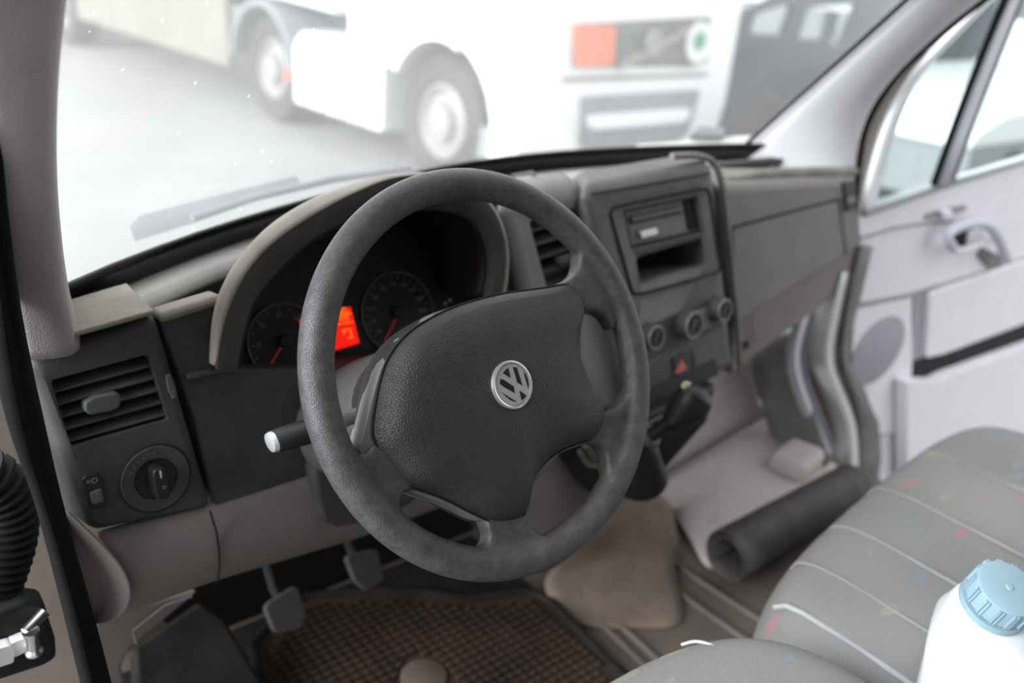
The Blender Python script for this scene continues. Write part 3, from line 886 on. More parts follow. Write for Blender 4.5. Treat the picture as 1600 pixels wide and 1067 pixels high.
# --- upper tray and ledge
o = obj('windshield_ledge', loft(LEDGE_ROWS), mat('ledge_plastic_lit', (.72, .70, .67), .6, mottle=.1), db); sub(o, 1); solid(o, .003, 0)  # pale colour carries the light caught from the windshield
tr = bmesh.new()
add_prism(tr, [V(p[0], p[1] - .05, p[2] - .055) for p in base[2:-1]] + [V(1.60, 1.0, 1.31), V(1.3, .97, 1.31), V(1.0, 1.03, 1.31), V(.6, 1.03, 1.30), V(.26, .985, 1.30)], (0, 0, -.02))
obj('dash_tray', tr, MT['deep'], db)
o = obj('tray_lip', prism(PS([(248, 489), (348, 459), (348, 476), (252, 507)], DLo(.0)), -DLN * .034), MT['dash_top'], db); bev(o, .006, 3)

# --- centre column of the dash: driver-side centre vent pod
vo_px = [(770, 325), (800, 285), (840, 264), (885, 266), (908, 290), (925, 340), (940, 420), (960, 520), (850, 520), (800, 460)]
pod_f = PS([(768, 312), (908, 284), (1005, 655), (860, 655)], PL((.78, .885, 1.36), DLN))
pod_b = PS([(780, 280), (884, 256), (985, 560), (840, 560)], PY(.97))
pf = hexa(pod_f, [pod_b[0], pod_b[1], pod_f[2] + V(0, .1, 0), pod_f[3] + V(0, .1, 0)])
pod = obj('centre_vent_pod', pf, mat('pod_plastic', (0.17, 0.17, 0.17), 0.5, mottle=.1, dust=(.25, .24, .22), dust_amt=.3), db); bev(pod, .024, 5)
bpy.context.view_layer.update(); bake(pod)
CVP = PL((.78, .885, 1.36), DLN)
cv = PS([(826, 345), (905, 322), (948, 470), (868, 500)], CVP)
cut(pod, [prism([p + DLN * .02 for p in rrect(cv, .06)], -DLN * .075)])
cvo = obj('centre_vent', prism(rrect([p - DLN * .052 for p in cv], .05), -DLN * .004), MT['deep'], db)
vy2 = nrm(cv[0] - cv[3])
for k in range(7):
    t = (k + .6) / 7.3
    a = cv[0] * (1 - t) + cv[3] * t; b = cv[1] * (1 - t) + cv[2] * t
    so = obj('slat', box((a + b) / 2 - DLN * .014, (np.linalg.norm(b - a) + .003, .003, .022), b - a, vy2 + DLN * .5), MT['slat'], cvo); bev(so, .001, 2)
o = obj('vent_tab', box(P(880, 405, CVP) + DLN * .002, (.03, .012, .012), cv[1] - cv[0], vy2), MT['slat'], cvo); bev(o, .003, 3)
# small grille on top of the pod
o = obj('demist_grille', prism([P(a, b, PZ(1.437)) for a, b in ((797, 276), (832, 270), (840, 279), (812, 289))], (0, 0, .004)), MT['black'], db)
o = obj('demist_bar', box(P(818, 279, PZ(1.444)), (.03, .005, .004)), MT['silver'], db); bev(o, .0015, 2)

# --- centre stack
A0 = V(.873, .88, 1.421); SA = P(1115, 270, PY(.895)); SB = P(1140, 560, PY(.84)); SA0 = P(925, 300, PY(.88))
SN = nrm(np.cross(SB - SA0, SA - SA0));
if SN[1] > 0: SN = -SN
def SP(d=0): return PL(SA0 + SN * d, SN)
sf = PS([(903, 292), (1112, 250), (1152, 578), (985, 640)], SP())
sb = [P(893, 266, PY(1.0)), P(1082, 236, PY(1.0)), sf[2] + V(0, .2, 0), sf[3] + V(0, .2, 0)]
st = obj('centre_stack', hexa(sf, sb), MT['stack'], db); bev(st, .022, 5)
bpy.context.view_layer.update(); bake(st)
slot = PS([(974, 329), (1089, 306), (1101, 362), (986, 389)], SP())
cub = rrect(PS([(993, 402), (1097, 372), (1104, 414), (1000, 446)], SP()), .12)
cut(st, [prism([p + SN * .03 for p in slot], -SN * .06), prism([p + SN * .03 for p in cub], -SN * .13)])
bz = PS([(952, 326), (1108, 293), (1128, 424), (990, 462)], SP(.0008))
o = obj('stack_groove', tube(resample(rrect(bz, .06), 60, True), .0022, 6, closed=True), MT['deep'], db)
o = obj('stack_seam', tube(PS([(925, 303), (1000, 290), (1108, 271)], SP(.0006)), .0014, 6), MT['deep'], db)
o = obj('stack_edge', tube(smooth(PS([(1050, 244), (1096, 242), (1120, 256), (1131, 300), (1142, 400), (1152, 500), (1156, 572)], SP(-.014)), 2), .0055, 10), MT['shell'], db)
cubb = obj('cubby_lining', prism([p - SN * .128 for p in cub], -SN * .002), MT['deep'], db)
# climate panel
o = obj('climate_panel', prism(PS([(985, 520), (1122, 462), (1130, 512), (996, 572)], SP(.001)), -SN * .006), MT['dash'], db); bev(o, .002, 2)
o2 = obj('climate_button_panel', prism(PS([(1089, 487), (1106, 480), (1110, 511), (1094, 518)], SP(.003)), -SN * .004), MT['glovebox'], db); bev(o2, .001, 2)
RING = mat('knob_ring_grey', (.30, .30, .30), .35, .5)
for (a, b, r) in ((1010, 524, .020), (1069, 505, .0235), (1117, 482, .020)):
    c = P(a, b, SP())
    kd = obj('climate_knob', lathe(c, SN, [(.001, 0), (r * 1.12, 0), (r * 1.12, .002), (r, .003), (r * .95, .018), (r * .86, .021), (r * .6, .021), (r * .55, .016), (.001, .016)], 40), MT['dash'], db)
    obj('knob_ring', ring_bm(c + SN * .0205, SN, r * .90, .0011, 40), RING, kd)
    obj('knob_pointer', box(c + SN * .018, (r * .9, r * .35, .008), (0.3, 0, 1), SN), MT['column'], kd)
# row of switches
row = PS([(1000, 612), (1118, 552), (1124, 585), (1008, 648)], SP(.001))
sr = obj('switch_row', prism(row, -SN * .006), MT['black'], db); bev(sr, .002, 2)
hz = PS([(1053, 560), (1075, 550), (1081, 578), (1058, 589)], SP(.004))
hb = obj('hazard_button', prism(hz, -SN * .006), MT['dash'], db); bev(hb, .0015, 2)
tri = PS([(1054, 584), (1066, 562), (1074, 577)], SP(.0048))
obj('hazard_triangle', prism(tri, -SN * .0008), mat('hazard_red', (.5, .12, .1), .5, emit=(.6, .1, .08), estr=.1), hb, flat=True)
o = obj('stack_switch', prism(PS([(1082, 548), (1116, 531), (1121, 558), (1086, 575)], SP(.003)), -SN * .006), MT['stack'], db); bev(o, .0015, 2)

# --- radio bay
rb = thing('radio_bay', 'radio slot with a small silver tab, above the open cubby of the centre stack', 'radio', SA0 + V(.06, 0, -.06))
o = obj('bay_plate', prism([p - SN * .010 for p in PS([(976, 331), (1088, 308), (1100, 361), (987, 387)], SP())], -SN * .02), MT['glovebox'], rb); bev(o, .001, 2)
def rbx(nm, pts, d0, d1, m):
    o = obj(nm, prism([p + SN * d0 for p in PS(pts, SP())], SN * (d1 - d0)), m, rb); bev(o, .0008, 2); return o
rbx('slot_bar', [(990, 340), (1070, 322), (1072, 330), (992, 348)], -.010, -.004, MT['stack'])
rbx('slot_mouth', [(990, 348), (1072, 330), (1073, 334), (991, 352)], -.010, -.0085, MT['deep'])
rbx('cassette_hatch', [(1074, 314), (1088, 311), (1097, 357), (1083, 361)], -.011, -.007, MT['deep'])
rbx('release_tab', [(1003, 362), (1029, 356), (1031, 366), (1006, 373)], -.010, -.003, MT['silver'])
rbx('side_clip', [(979, 342), (985, 341), (990, 372), (984, 374)], -.010, -.004, MT['stack'])
frm = resample(PS([(975, 330), (1089, 307), (1101, 361), (986, 388)], SP(-.002)), 60, True)
obj('bay_frame', tube(frm, .0018, 6, closed=True), MT['deep'], rb)

# --- gear console below the stack
gc_f = [P(988, 655, PY(.80)), P(1122, 598, PY(.815)), P(1108, 660, PY(.80)), P(1030, 748, PY(.79)), P(985, 770, PY(.79)), P(928, 776, PY(.80)), P(872, 700, PY(.82)), P(905, 670, PY(.82))]
o = obj('gear_console', prism(gc_f, (0.02, .12, -.02)), MT['black'], db); bev(o, .010, 3)
o = obj('console_ridge', tube(smooth([P(a, b, PY(.786)) for a, b in ((905, 705), (918, 728), (936, 728), (985, 705), (1015, 715), (1020, 740))], 2), .004, 8), MT['stack'], db)
o = obj('console_pocket', prism([P(a, b, PY(.785)) for a, b in ((912, 700), (948, 690), (952, 718), (925, 726))], (0, .01, 0)), mat('pocket_olive', (.10, .10, .07), .7), db); bev(o, .003, 2)
o = obj('console_ridge', tube([P(a, b, PY(.797)) for a, b in ((992, 668), (1035, 650), (1075, 630))], .004, 8), MT['stack'], db)
# lower centre panel left of the console (light)
cp_px = [(800, 700), (880, 690), (930, 770), (905, 830), (860, 880), (828, 892), (800, 860)]
rows = []
for (l_, r_, dy) in (((800, 650), (868, 680), .0), ((805, 740), (903, 728), -.012), ((812, 800), (928, 768), -.012), ((820, 850), (915, 815), .0), ((828, 895), (890, 868), .03)):
    A_, B_ = P(*l_, PY(.86 + dy)), P(*r_, PY(.85 + dy)); rows.append([A_ * (1 - t) + B_ * t + V(0, -.012 * math.sin(math.pi * t), 0) for t in np.linspace(0, 1, 7)])
o = obj('centre_lower_panel', loft(rows), MT['trim'], db); sub(o, 2); solid(o, .01, 1)

# --- passenger side: glovebox face, lower trim
gf = [P(1122, 292, PY(.925)), P(1338, 280, PY(.955)), P(1350, 385, PY(.945)), P(1150, 508, PY(.90))]
gb = [gf[0] + V(0, .10, .015), gf[1] + V(0, .06, .01), gf[2] + V(0, .08, 0), gf[3] + V(0, .12, 0)]
GN = nrm(np.cross(gf[1] - gf[0], gf[3] - gf[0]));
GN = GN if GN[1] < 0 else -GN
o = obj('passenger_panel', hexa(gf, gb), MT['glovebox'], db); bev(o, .014, 4)
def GP(d=0): return PL(gf[0] * .5 + gf[3] * .5 + GN * d, GN)
o = obj('glovebox_lid', prism([P(a, b, GP(.004)) for a, b in ((1146, 358), (1308, 315), (1318, 398), (1152, 503))], -GN * .02), MT['glovebox'], db); bev(o, .003, 3)
lid = o
o = obj('lid_seam', tube([P(a, b, GP(.003)) for a, b in ((1140, 357), (1225, 334), (1312, 311), (1321, 398))], .0017, 6), MT['deep'], lid)
o = obj('passenger_side_vent', prism([P(a, b, GP(.004)) for a, b in ((1318, 286), (1338, 282), (1340, 326), (1323, 331))], -GN * .02), MT['black'], db); bev(o, .002, 2)
obj('vent_tab', box(P(1330, 312, GP(.008)), (.02, .012, .01)), MT['glovebox'], o)
lf = [P(1146, 508, PY(.905)), P(1345, 382, PY(.95)), P(1338, 420, PY(.95)), P(1300, 468, PY(.945)), P(1246, 506, PY(.935)), P(1142, 586, PY(.90))]
o = obj('passenger_lower_trim', prism(lf, (0, .06, 0)), MT['trim'], db); bev(o, .006, 3)
o = obj('trim_clip', prism([P(a, b, PY(.897)) for a, b in ((1159, 541), (1170, 534), (1172, 543), (1162, 547))], (0, .006, 0)), MT['black'], db)
o = obj('trim_joint', tube([P(a, b, PY(.903)) for a, b in ((1176, 492), (1174, 515), (1178, 532))], .0012, 6), MT['kick'], db)
# passenger tray rim on top
o = obj('passenger_tray_lip', tube([P(1128, 284, PY(.96)), P(1180, 275, PY(.97)), P(1240, 270, PY(.98)), P(1335, 268, PY(.985))], .011, 10), MT['dash_top'], db)
tb_ = [P(1120, 268, PZ(1.386)), P(1330, 262, PZ(1.386)), P(1245, 243, PZ(1.395)), P(1130, 252, PZ(1.395))]
o = obj('passenger_tray_back', prism([P(1120, 258, PY(1.06)), P(1242, 246, PY(1.06)), P(1200, 262, PY(1.06)), P(1120, 275, PY(1.06))], (0, .02, 0)), MT['dash'], db)

# --- small black box on the windshield ledge
cw = structure('trim_17', loft([[V(x, y, 1.392 - .10 * max(0, y - 1.3)) for x in np.linspace(1.42, 1.80, 8)] for y in (1.16, 1.20, 1.24, 1.28, 1.315)]), mat('cowl_paint', (.55, .54, .51), .5)); solid(cw, .006, -1)
cw['label'] = 'pale cowl outside the right end of the windshield'
bp_ = PS([(1077, 219), (1128, 219), (1132, 207), (1090, 206)], PZ(1.3955))
o = obj('parking_disc', prism(bp_, (0, 0, .012)), mat('navy_plastic', (.015, .03, .05), .4), None); bev(o, .003, 2)
tag(o, 'small dark navy flat box lying on the cowl at the right foot of the windshield', 'box')

# ================================================================== GEAR LEVER
gl0 = P(1025, 680, PY(.775))
gv = thing('gear_lever', 'black gear lever with a rounded knob standing out below the centre stack', 'gear lever', gl0)
a0 = P(1000, 690, PY(.78)); a1 = P(1030, 672, PY(.755)); a2 = P(1050, 655, PY(.74))
obj('lever_shaft', tube([a0, a1, a2], [.014, .011, .012], 14), MT['black'], gv)
k0, k1, k2, k3, k4 = P(1040, 668, PY(.742)), P(1058, 652, PY(.738)), P(1078, 632, PY(.732)), P(1092, 615, PY(.728)), P(1098, 606, PY(.726))
o = obj('knob', tube([k0, k1, k2, k3, k4], [.014, .023, .031, .029, .013], 20), MT['black'], gv); sub(o, 1)
o = obj('knob_cap', tube([P(1066, 606, PY(.722)), P(1072, 601, PY(.720)), P(1078, 600, PY(.719))], [.004, .006, .003], 10), mat('knob_olive', (.4, .38, .22), .5), gv)
obj('lever_collar', lathe(a0 * .5 + a1 * .5, nrm(a1 - a0), [(.002, -.006), (.019, -.006), (.02, 0), (.017, .006), (.002, .006)], 24), MT['column'], gv)
o = obj('gear_gaiter', tube([P(1000, 745, PY(.80)), P(1000, 725, PY(.79)), P(1004, 705, PY(.785)), a0], [.045, .036, .026, .017], 18), MT['black'], gv)

# ================================================================== FOOTWELL
mt = thing('floor_mat', 'dirty brown ribbed rubber floor mat in the driver footwell', 'floor mat', (.62, .75, .702))
m_out = smooth([(395, 1010), (452, 935), (560, 925), (640, 925), (690, 930), (722, 938), (780, 930), (838, 925), (872, 950), (985, 1070), (1060, 1160), (430, 1160)], 1, False)
mo = [P(a[0], a[1], PZ(.712)) for a in [V(*p) if len(p) == 2 else p for p in m_out]]
o = obj('mat_base', prism(mo, (0, 0, -.009)), MT['mat'], mt)
mrim = resample(mo, 120, True)
obj('mat_border', tube(mrim, .009, 8, closed=True), MT['matdark'], mt)
rib = bmesh.new()
def inside(p, poly):
    x, y = p[0], p[1]; c = False
    for i in range(len(poly)):
        a, b = poly[i], poly[i - 1]
        if (a[1] > y) != (b[1] > y) and x < (b[0] - a[0]) * (y - a[1]) / (b[1] - a[1]) + a[0]: c = not c
    return c
for i in range(60):
    for j in range(60):
        x, y = .25 + i * .0165, .25 + j * .0145
        p = V(x, y)
        if np.linalg.norm(p - P(662, 1058, PZ(.713))[:2]) > .045 and all(inside((x + dx, y + dy), mo) for dx in (-.02, .02) for dy in (-.02, .02)):
            add_box(rib, (x, y, .7145), (.0105, .0105, .006))
obj('mat_ribs', rib, MT['mat'], mt, flat=True)
o = obj('heel_pad', lathe(P(662, 1058, PZ(.713)), (0, 0, 1), [(.001, 0), (.036, 0), (.036, .003), (.034, .0045), (.001, .0045)], 32), mat('heel_brown', (.11, .085, .066), .8), mt)
# foot rest on the left
fr_ = [P(a, b, PL((.3, 1.02, .8), (0, -.55, .83))) for a, b in ((208, 1012), (312, 938), (352, 965), (415, 1075), (440, 1150), (220, 1150))]
o = obj('foot_rest', prism(fr_, (0, .03, -.04)), MT['matdark'], None); bev(o, .008, 3)
tag(o, 'black sloping foot rest at the far left of the driver footwell', 'foot rest')
bmr = bmesh.new()
o = structure('trim_19', box((.57, .72, .703), (.66, .86, .006)), MT['matdark']); o['label'] = 'black rubber floor sheet added to deepen the shade around the mat in the driver footwell'  # dark sheet added so the footwell floor reads as shaded
# pedals
def pedal(label, px, y):
    t = thing('pedal', label, 'pedal', P(px[0][0], px[0][1], PY(y)))
    pad_ = PS(px, PL(P(px[0][0], px[0][1], PY(y)), (0, -.8, .6)))
    o = obj('pedal_pad', prism(rrect(pad_, .22), (0, .012, -.009)), mat('pedal_rubber', (.05, .046, .042), .8, spec=.2), t); bev(o, .003, 2)
    c = np.mean(pad_, 0)
    obj('pedal_arm', tube([c + V(0, .01, 0), c + V(.0, .05, .01), c + V(.0, .10, .08), c + V(.0, .12, .22)], .008, 8), MT['deep'], t)
pedal('grey rubber clutch pedal, the nearer left one of the pair in the dark footwell', [(412, 946), (465, 912), (480, 960), (470, 985), (430, 990)], 1.0)
pedal('brake pedal further right behind the steering wheel in the dark footwell', [(540, 868), (590, 855), (602, 905), (575, 924), (556, 908)], 1.0)
# dark wall of the driver footwell
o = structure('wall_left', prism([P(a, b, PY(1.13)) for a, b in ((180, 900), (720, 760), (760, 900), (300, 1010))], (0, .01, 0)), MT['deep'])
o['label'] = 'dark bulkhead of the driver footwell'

# passenger bulkhead board and toe board, engine tunnel
bw = [P(1000, 660, PY(1.08)), P(1155, 560, PY(1.10)), P(1200, 650, PY(1.08)), P(1015, 752, PY(1.06))]
o = obj('bulkhead_board', prism(bw, (0, .02, 0)), MT['bulk'], None, kind='structure'); bev(o, .006, 2)
o['label'] = 'pale board at the front of the passenger footwell'
o.name = 'trim_7'
tbm = [P(1018, 754, PY(1.05)), P(1196, 646, PY(1.07)), P(1226, 690, PZ(.74)), P(1300, 740, PZ(.72)), P(1105, 812, PZ(.72)), P(1062, 800, PZ(.74))]
tb2 = loft([[P(1016, 756, PY(1.055)), P(1105, 702, PY(1.06)), P(1194, 648, PY(1.07)), P(1235, 640, PY(1.07))],
            [P(1040, 790, PY(1.0)), P(1125, 735, PY(1.0)), P(1215, 682, PY(1.01)), P(1290, 700, PY(1.01))],
            [P(1062, 815, PZ(.725)), P(1140, 775, PZ(.725)), P(1240, 728, PZ(.725)), P(1310, 735, PZ(.725))],
            [P(1085, 850, PZ(.712)), P(1165, 812, PZ(.712)), P(1260, 765, PZ(.712)), P(1320, 760, PZ(.712))],
            [P(1105, 905, PZ(.7045)), P(1185, 865, PZ(.7045)), P(1285, 810, PZ(.7045)), P(1345, 790, PZ(.7045))]])
o = structure('trim_8', tb2, MT['bulk']); sub(o, 2); solid(o, .004, 0); o['label'] = 'dusty toe board of the passenger footwell'
o = structure('trim_9', box(P(1245, 718, PZ(.74)), (.13, .09, .05), (1, .2, 0), (0, 1, 0)), MT['bulk']); bev(o, .02, 4); o['label'] = 'raised hump in the far corner of the passenger toe board'
o = structure('trim_18', tube(PS([(1012, 757), (1105, 704), (1196, 648)], PY(1.045)), .004, 6), MT['kick']); o['label'] = 'dark seam between the footwell board and the toe board'
# tunnel hump between footwells
tn = loft([[P(960, 790, PY(.92)), P(1000, 760, PY(.95)), P(1040, 775, PY(.97)), P(1062, 812, PY(.97))],
           [P(905, 850, PZ(.79)), P(970, 805, PZ(.83)), P(1020, 805, PZ(.81)), P(1060, 850, PZ(.73))],
           [P(840, 905, PZ(.74)), P(920, 880, PZ(.745)), P(985, 868, PZ(.735)), P(1050, 890, PZ(.712))],
           [P(860, 935, PZ(.712)), P(940, 930, PZ(.712)), P(1000, 925, PZ(.712)), P(1065, 930, PZ(.706))],
           [P(880, 975, PZ(.7045)), P(950, 985, PZ(.7045)), P(1010, 980, PZ(.7045)), P(1075, 985, PZ(.7045))]])
o = structure('trim_10', tn, mat('tunnel_mat', (.17, .125, .10), .8, mottle=.15, dust=(.24, .18, .14), dust_amt=.6)); sub(o, 2); solid(o, .004, 0); o['label'] = 'brown dusty hump of the floor between the two footwells'
# ridges of the floor covering running back
rg = bmesh.new()
for (a, b) in (((888, 925), (1120, 1150)), ((905, 918), (1180, 1170)), ((1010, 890), (1180, 1010)), ((1052, 880), (1220, 990))):
    p, q_ = P(*a, PZ(.703)), P(*b, PZ(.703))
    add_box(rg, (p + q_) / 2, (np.linalg.norm(q_ - p), .012, .010), q_ - p, (1, 0, 0))
o = structure('trim_11', rg, MT['floor']); bev(o, .004, 2); o['label'] = 'raised ridges of the floor covering beside the mat'

# kick panel at the right of the passenger footwell
kp = [P(1168, 560, PY(1.10)), P(1262, 498, PY(1.06)), P(1244, 560, PX(1.745)), P(1262, 620, PX(1.745)), P(1302, 730, PX(1.745)), P(1230, 700, PX(1.72)), P(1196, 648, PX(1.70))]
o = structure('wall_right', loft([[kp[0], kp[0] * .5 + kp[1] * .5, kp[1]], [P(1185, 620, PY(1.08)), P(1215, 600, PX(1.72)), kp[2]], [kp[6], P(1228, 640, PX(1.72)), kp[3]], [P(1205, 690, PX(1.72)), P(1250, 690, PX(1.735)), P(1285, 690, PX(1.745))], [P(1240, 720, PX(1.72)), P(1270, 730, PX(1.735)), kp[4]]]), MT['kick']); sub(o, 2); solid(o, .01, 1)
o['label'] = 'dark grey kick panel at the right of the passenger footwell'
st_ = [P(a, b, PX(1.70)) for a, b in ((1170, 565), (1196, 640), (1232, 700))]

# rolled rubber mat lying across the passenger footwell
rc0 = P(1135, 872, PZ(.765)); rc1 = P(1330, 765, PZ(.79))
ax = nrm(rc1 - rc0); fx_ = nrm(np.cross(ax, (0, 0, 1))); fz_ = np.cross(fx_, ax)
if fz_[2] < 0: fz_ = -fz_
rr_ = []
for t in np.linspace(0, 1, 8):
    c = rc0 * (1 - t) + rc1 * t
    row_ = []
    for a in np.linspace(0, 2 * math.pi * 1.6, 56):
        r = 1.0 - .035 * a
        row_.append(c + fx_ * (.052 * r * math.cos(a)) + fz_ * (.058 * r * math.sin(a)))
    rr_.append(row_)
o = obj('rolled_mat', loft(rr_), mat('roll_black_rubber', (.035, .033, .031), .6, mottle=.25, dust=(.12, .1, .085), dust_amt=.45), None); solid(o, .005, 0)
tag(o, 'black rubber mat rolled up and lying across the passenger footwell in front of the bench', 'mat')

# ================================================================== SEATS
def cushion(px_rows_pl, m, nm, parent, t=.10):
    o = obj(nm, loft(px_rows_pl), m, parent)
    sub(o, 2); return o
# passenger bench
bt = thing('passenger_bench', 'grey patterned fabric passenger bench seat at the lower right, without the driver seat', 'seat', (1.3, .3, .72))
zt = 1.045
lf0 = P(1200, 868, PZ(zt - .02)); lf1 = P(1245, 838, PZ(zt)); rt0 = P(1470, 628, PZ(zt)); rt1 = P(1530, 614, PZ(zt))
def brow(y_off, z_add, inset):
    # front-to-back row across the seat: follows the measured front edge
    pts = [P(1188, 905, PZ(zt - .055)), P(1206, 868, PZ(zt - .012)), P(1262, 815, PZ(zt)), P(1330, 755, PZ(zt)), P(1400, 690, PZ(zt)), P(1460, 642, PZ(zt)), P(1510, 620, PZ(zt - .005)), P(1580, 628, PZ(zt - .02))]
    return pts
fe = brow(0, 0, 0)
# straight seat frame: x across, y back
xs = [.818, .838, .870, .955, 1.15, 1.36, 1.52, 1.62, 1.665, 1.68]
zs = [-.060, -.016, .0, .004, .0, .004, .002, -.004, -.02, -.07]
def yfront(x):
    return float(np.interp(x, [.82, .87, .95, 1.2, 1.5, 1.62, 1.68], [.43, .475, .51, .555, .585, .575, .53]))
rows = []
for dy, dz in ((-.012, -.30), (.012, -.20), (.014, -.11), (.004, -.045), (-.02, -.010), (-.06, .0), (-.14, .002), (-.22, -.004), (-.30, .001), (-.38, .002), (-.47, -.004), (-.56, .002), (-.66, .004), (-.8, .01)):
    rows.append([V(x, yfront(x) + dy, zt + z * (1 if dz > -.09 else .3) + dz) for x, z in zip(xs, zs)])
# side walls
rows2 = []
for r_ in rows:
    a, b = r_[0], r_[-1]
    zb = zt - .30
    rows2.append([V(a[0] + .02, a[1], zb), V(a[0] - .004, a[1], min(a[2], zt - .12))] + r_ + [V(b[0] + .004, b[1], min(b[2], zt - .12)), V(b[0] - .02, b[1], zb)])
cu = obj('seat_cushion', loft(rows2), MT['fabric'], bt); sub(cu, 2)
PIPE = mat('stitch_piping', (.25, .245, .24), .9)
for (x0, x1) in ((.955, 0), (1.075, 0), (1.22, 0), (1.40, 0)):
    pts = [V(x0, yfront(x0) + dy, zt + dz + .0015) for dy, dz in ((-.012, -.03), (-.02, -.012), (-.06, .0), (-.14, .001), (-.3, .001), (-.47, 0), (-.66, .002))]
    obj('stitch_line', tube(smooth(pts, 1), .0022, 6), PIPE, bt)
pts = [V(.866, yfront(.866) + dy, zt + dz + .004) for dy, dz in ((-.01, -.03), (-.03, -.013), (-.1, -.01), (-.3, -.01), (-.5, -.01), (-.7, -.006))]
obj('edge_piping', tube(smooth(pts, 1), .0035, 6), mat('edge_piping', (.42, .42, .42), .9), bt)
o = obj('seat_plinth', box((1.3, .1, .76), (.7, .62, .12)), MT['deep'], bt); bev(o, .01)

# driver seat
ds = thing('driver_seat', 'front corner of the grey driver seat with a pale curved seam, at the bottom edge', 'seat', (.5, .15, .72))
zd = 1.113
xs = [.24, .27, .34, .45, .55, .65, .72, .762, .782]
zs = [-.06, -.015, .0, -.006, -.006, .0, .004, -.012, -.06]
def yfd(x): return float(np.interp(x, [.24, .34, .5, .62, .70, .75, .79], [.37, .44, .462, .46, .435, .38, .31]))
rows = []
for dy, dz in ((-.02, -.22), (.0, -.12), (.0, -.05), (-.018, -.014), (-.05, .0), (-.1, .002), (-.18, -.004), (-.3, -.008), (-.45, -.008), (-.6, 0)):
    rows.append([V(x, yfd(x) + dy, zd + z * (1 if dz > -.09 else .3) + dz) for x, z in zip(xs, zs)])
rows2 = []
for r_ in rows:
    a, b = r_[0], r_[-1]; zb = zd - .24
    rows2.append([V(a[0] + .02, a[1], zb), V(a[0] - .004, a[1], min(a[2], zd - .12))] + r_ + [V(b[0] + .004, b[1], min(b[2], zd - .12)), V(b[0] - .02, b[1], zb)])
cu = obj('seat_cushion', loft(rows2), MT['fabric'], ds); sub(cu, 2)
obj('curved_seam', tube(smooth([V(.652, .44, zd - .030), V(.655, .425, zd - .014), V(.658, .40, zd - .006), V(.66, .34, zd - .001), V(.66, .26, zd - .002), V(.66, .1, zd - .004)], 2), .0016, 6), mat('stitch_pale', (.5, .5, .5), .9), ds)
o = obj('seat_plinth', box((.5, .1, .78), (.42, .45, .15)), MT['deep'], ds); bev(o, .01)

# ================================================================== CANISTER
cc = V(.846, .22, 1.225)
cn = thing('canister', 'white plastic canister with a blue ribbed screw cap standing on the bench edge', 'canister', cc - V(-.06, 0, .16))
cax = nrm((-.20, -.34, 1.0))
Rc = .0305
obj('screw_cap', lathe(cc, cax, [(.002, -.024), (Rc, -.024), (Rc, -.004), (Rc * .97, -.001), (Rc * .9, .0), (Rc * .12, .0), (Rc * .10, .0012), (.001, .0012)], 48), MT['cap'], cn)
cap_o = [c for c in cn.children if c.name.startswith('screw_cap')][0]
fx, fy, _ = frame_of(cax)
rb_ = bmesh.new()
for k in range(14):
    a = 2 * math.pi * k / 14
    for da in (-.05, .05):
        d = fx * math.cos(a + da) + fy * math.sin(a + da)
        add_box(rb_, cc + d * (Rc + .0006) - cax * .0125, (.0028, .0022, .021), d, np.cross(cax, d))
obj('cap_rib', rb_, MT['cap'], cap_o).name = 'cap_ribs'
tr_ = obj('tamper_ring', lathe(cc - cax * .030, cax, [(Rc * .9, -.005), (Rc * 1.08, -.005), (Rc * 1.08, .003), (Rc * .9, .003)], 48), MT['cap'], cn)
for k in range(12):
    pass
# body: rectangular can with sloping shoulders
def crow(w, d, z, c, n=28, pw=5):
    out = []
    for t in np.linspace(0, 2 * math.pi, n, endpoint=False):
        cs, sn = math.cos(t), math.sin(t)
        x = w * abs(cs) ** (2 / pw) * (1 if cs > 0 else -1); y = d * abs(sn) ** (2 / pw) * (1 if sn > 0 else -1)
        out.append(V(c[0], c[1], z) + V(x * .94 - y * .34, x * .34 + y * .94, 0))
    return out
nk = cc - cax * .034
rows = [[nk + (fx * math.cos(t) + fy * math.sin(t)) * Rc * .86 for t in np.linspace(0, 2 * math.pi, 28, endpoint=False)]]
# align start angle of neck ring with body rows
def ring_dir(t):
    v = V(math.cos(t) * .94 - math.sin(t) * .34, math.cos(t) * .34 + math.sin(t) * .94, 0); v = v - (v @ cax) * cax; return nrm(v)
rows = []
for dn, s in ((.010, .86), (-.002, .88), (-.006, 1.15)):
    rows.append([nk + cax * dn + ring_dir(t) * Rc * s for t in np.linspace(0, 2 * math.pi, 28, endpoint=False)])
rows += [crow(.048, .046, cc[2] - .058, (cc[0] + .012, cc[1] + .008), pw=3), crow(.066, .058, cc[2] - .085, (cc[0] + .028, cc[1] + .008), pw=4), crow(.088, .066, cc[2] - .13, (cc[0] + .05, cc[1] + .0)),
         crow(.092, .068, cc[2] - .16, (cc[0] + .055, cc[1] + .0)), crow(.09, .066, cc[2] - .176, (cc[0] + .055, cc[1] + .0))]
o = obj('canister_body', loft(rows, cu=True, cap=True), MT['canister'], cn); sub(o, 2)

# ================================================================== PASSENGER DOOR
pd = thing('passenger_door', 'open passenger door with pale lavender trim, grab handle and round speaker', 'door', (1.9, .98, .6))
DY = .95
def D(a, b, d=0): return P(a, b, PY(DY - d))
sill = [D(1345, 338), D(1400, 318), D(1500, 287), D(1620, 250)]
panel = [D(1342, 340), D(1420, 312), D(1500, 287), D(1640, 243), D(1760, 210), D(1800, 640), D(1640, 800), D(1390, 800), D(1345, 745), D(1372, 720), D(1366, 650), D(1345, 600), D(1322, 560), D(1330, 480)]
o = obj('door_panel', prism(panel, (0, .05, 0)), MT['doortrim'], pd); bev(o, .008, 3)
dpn = o
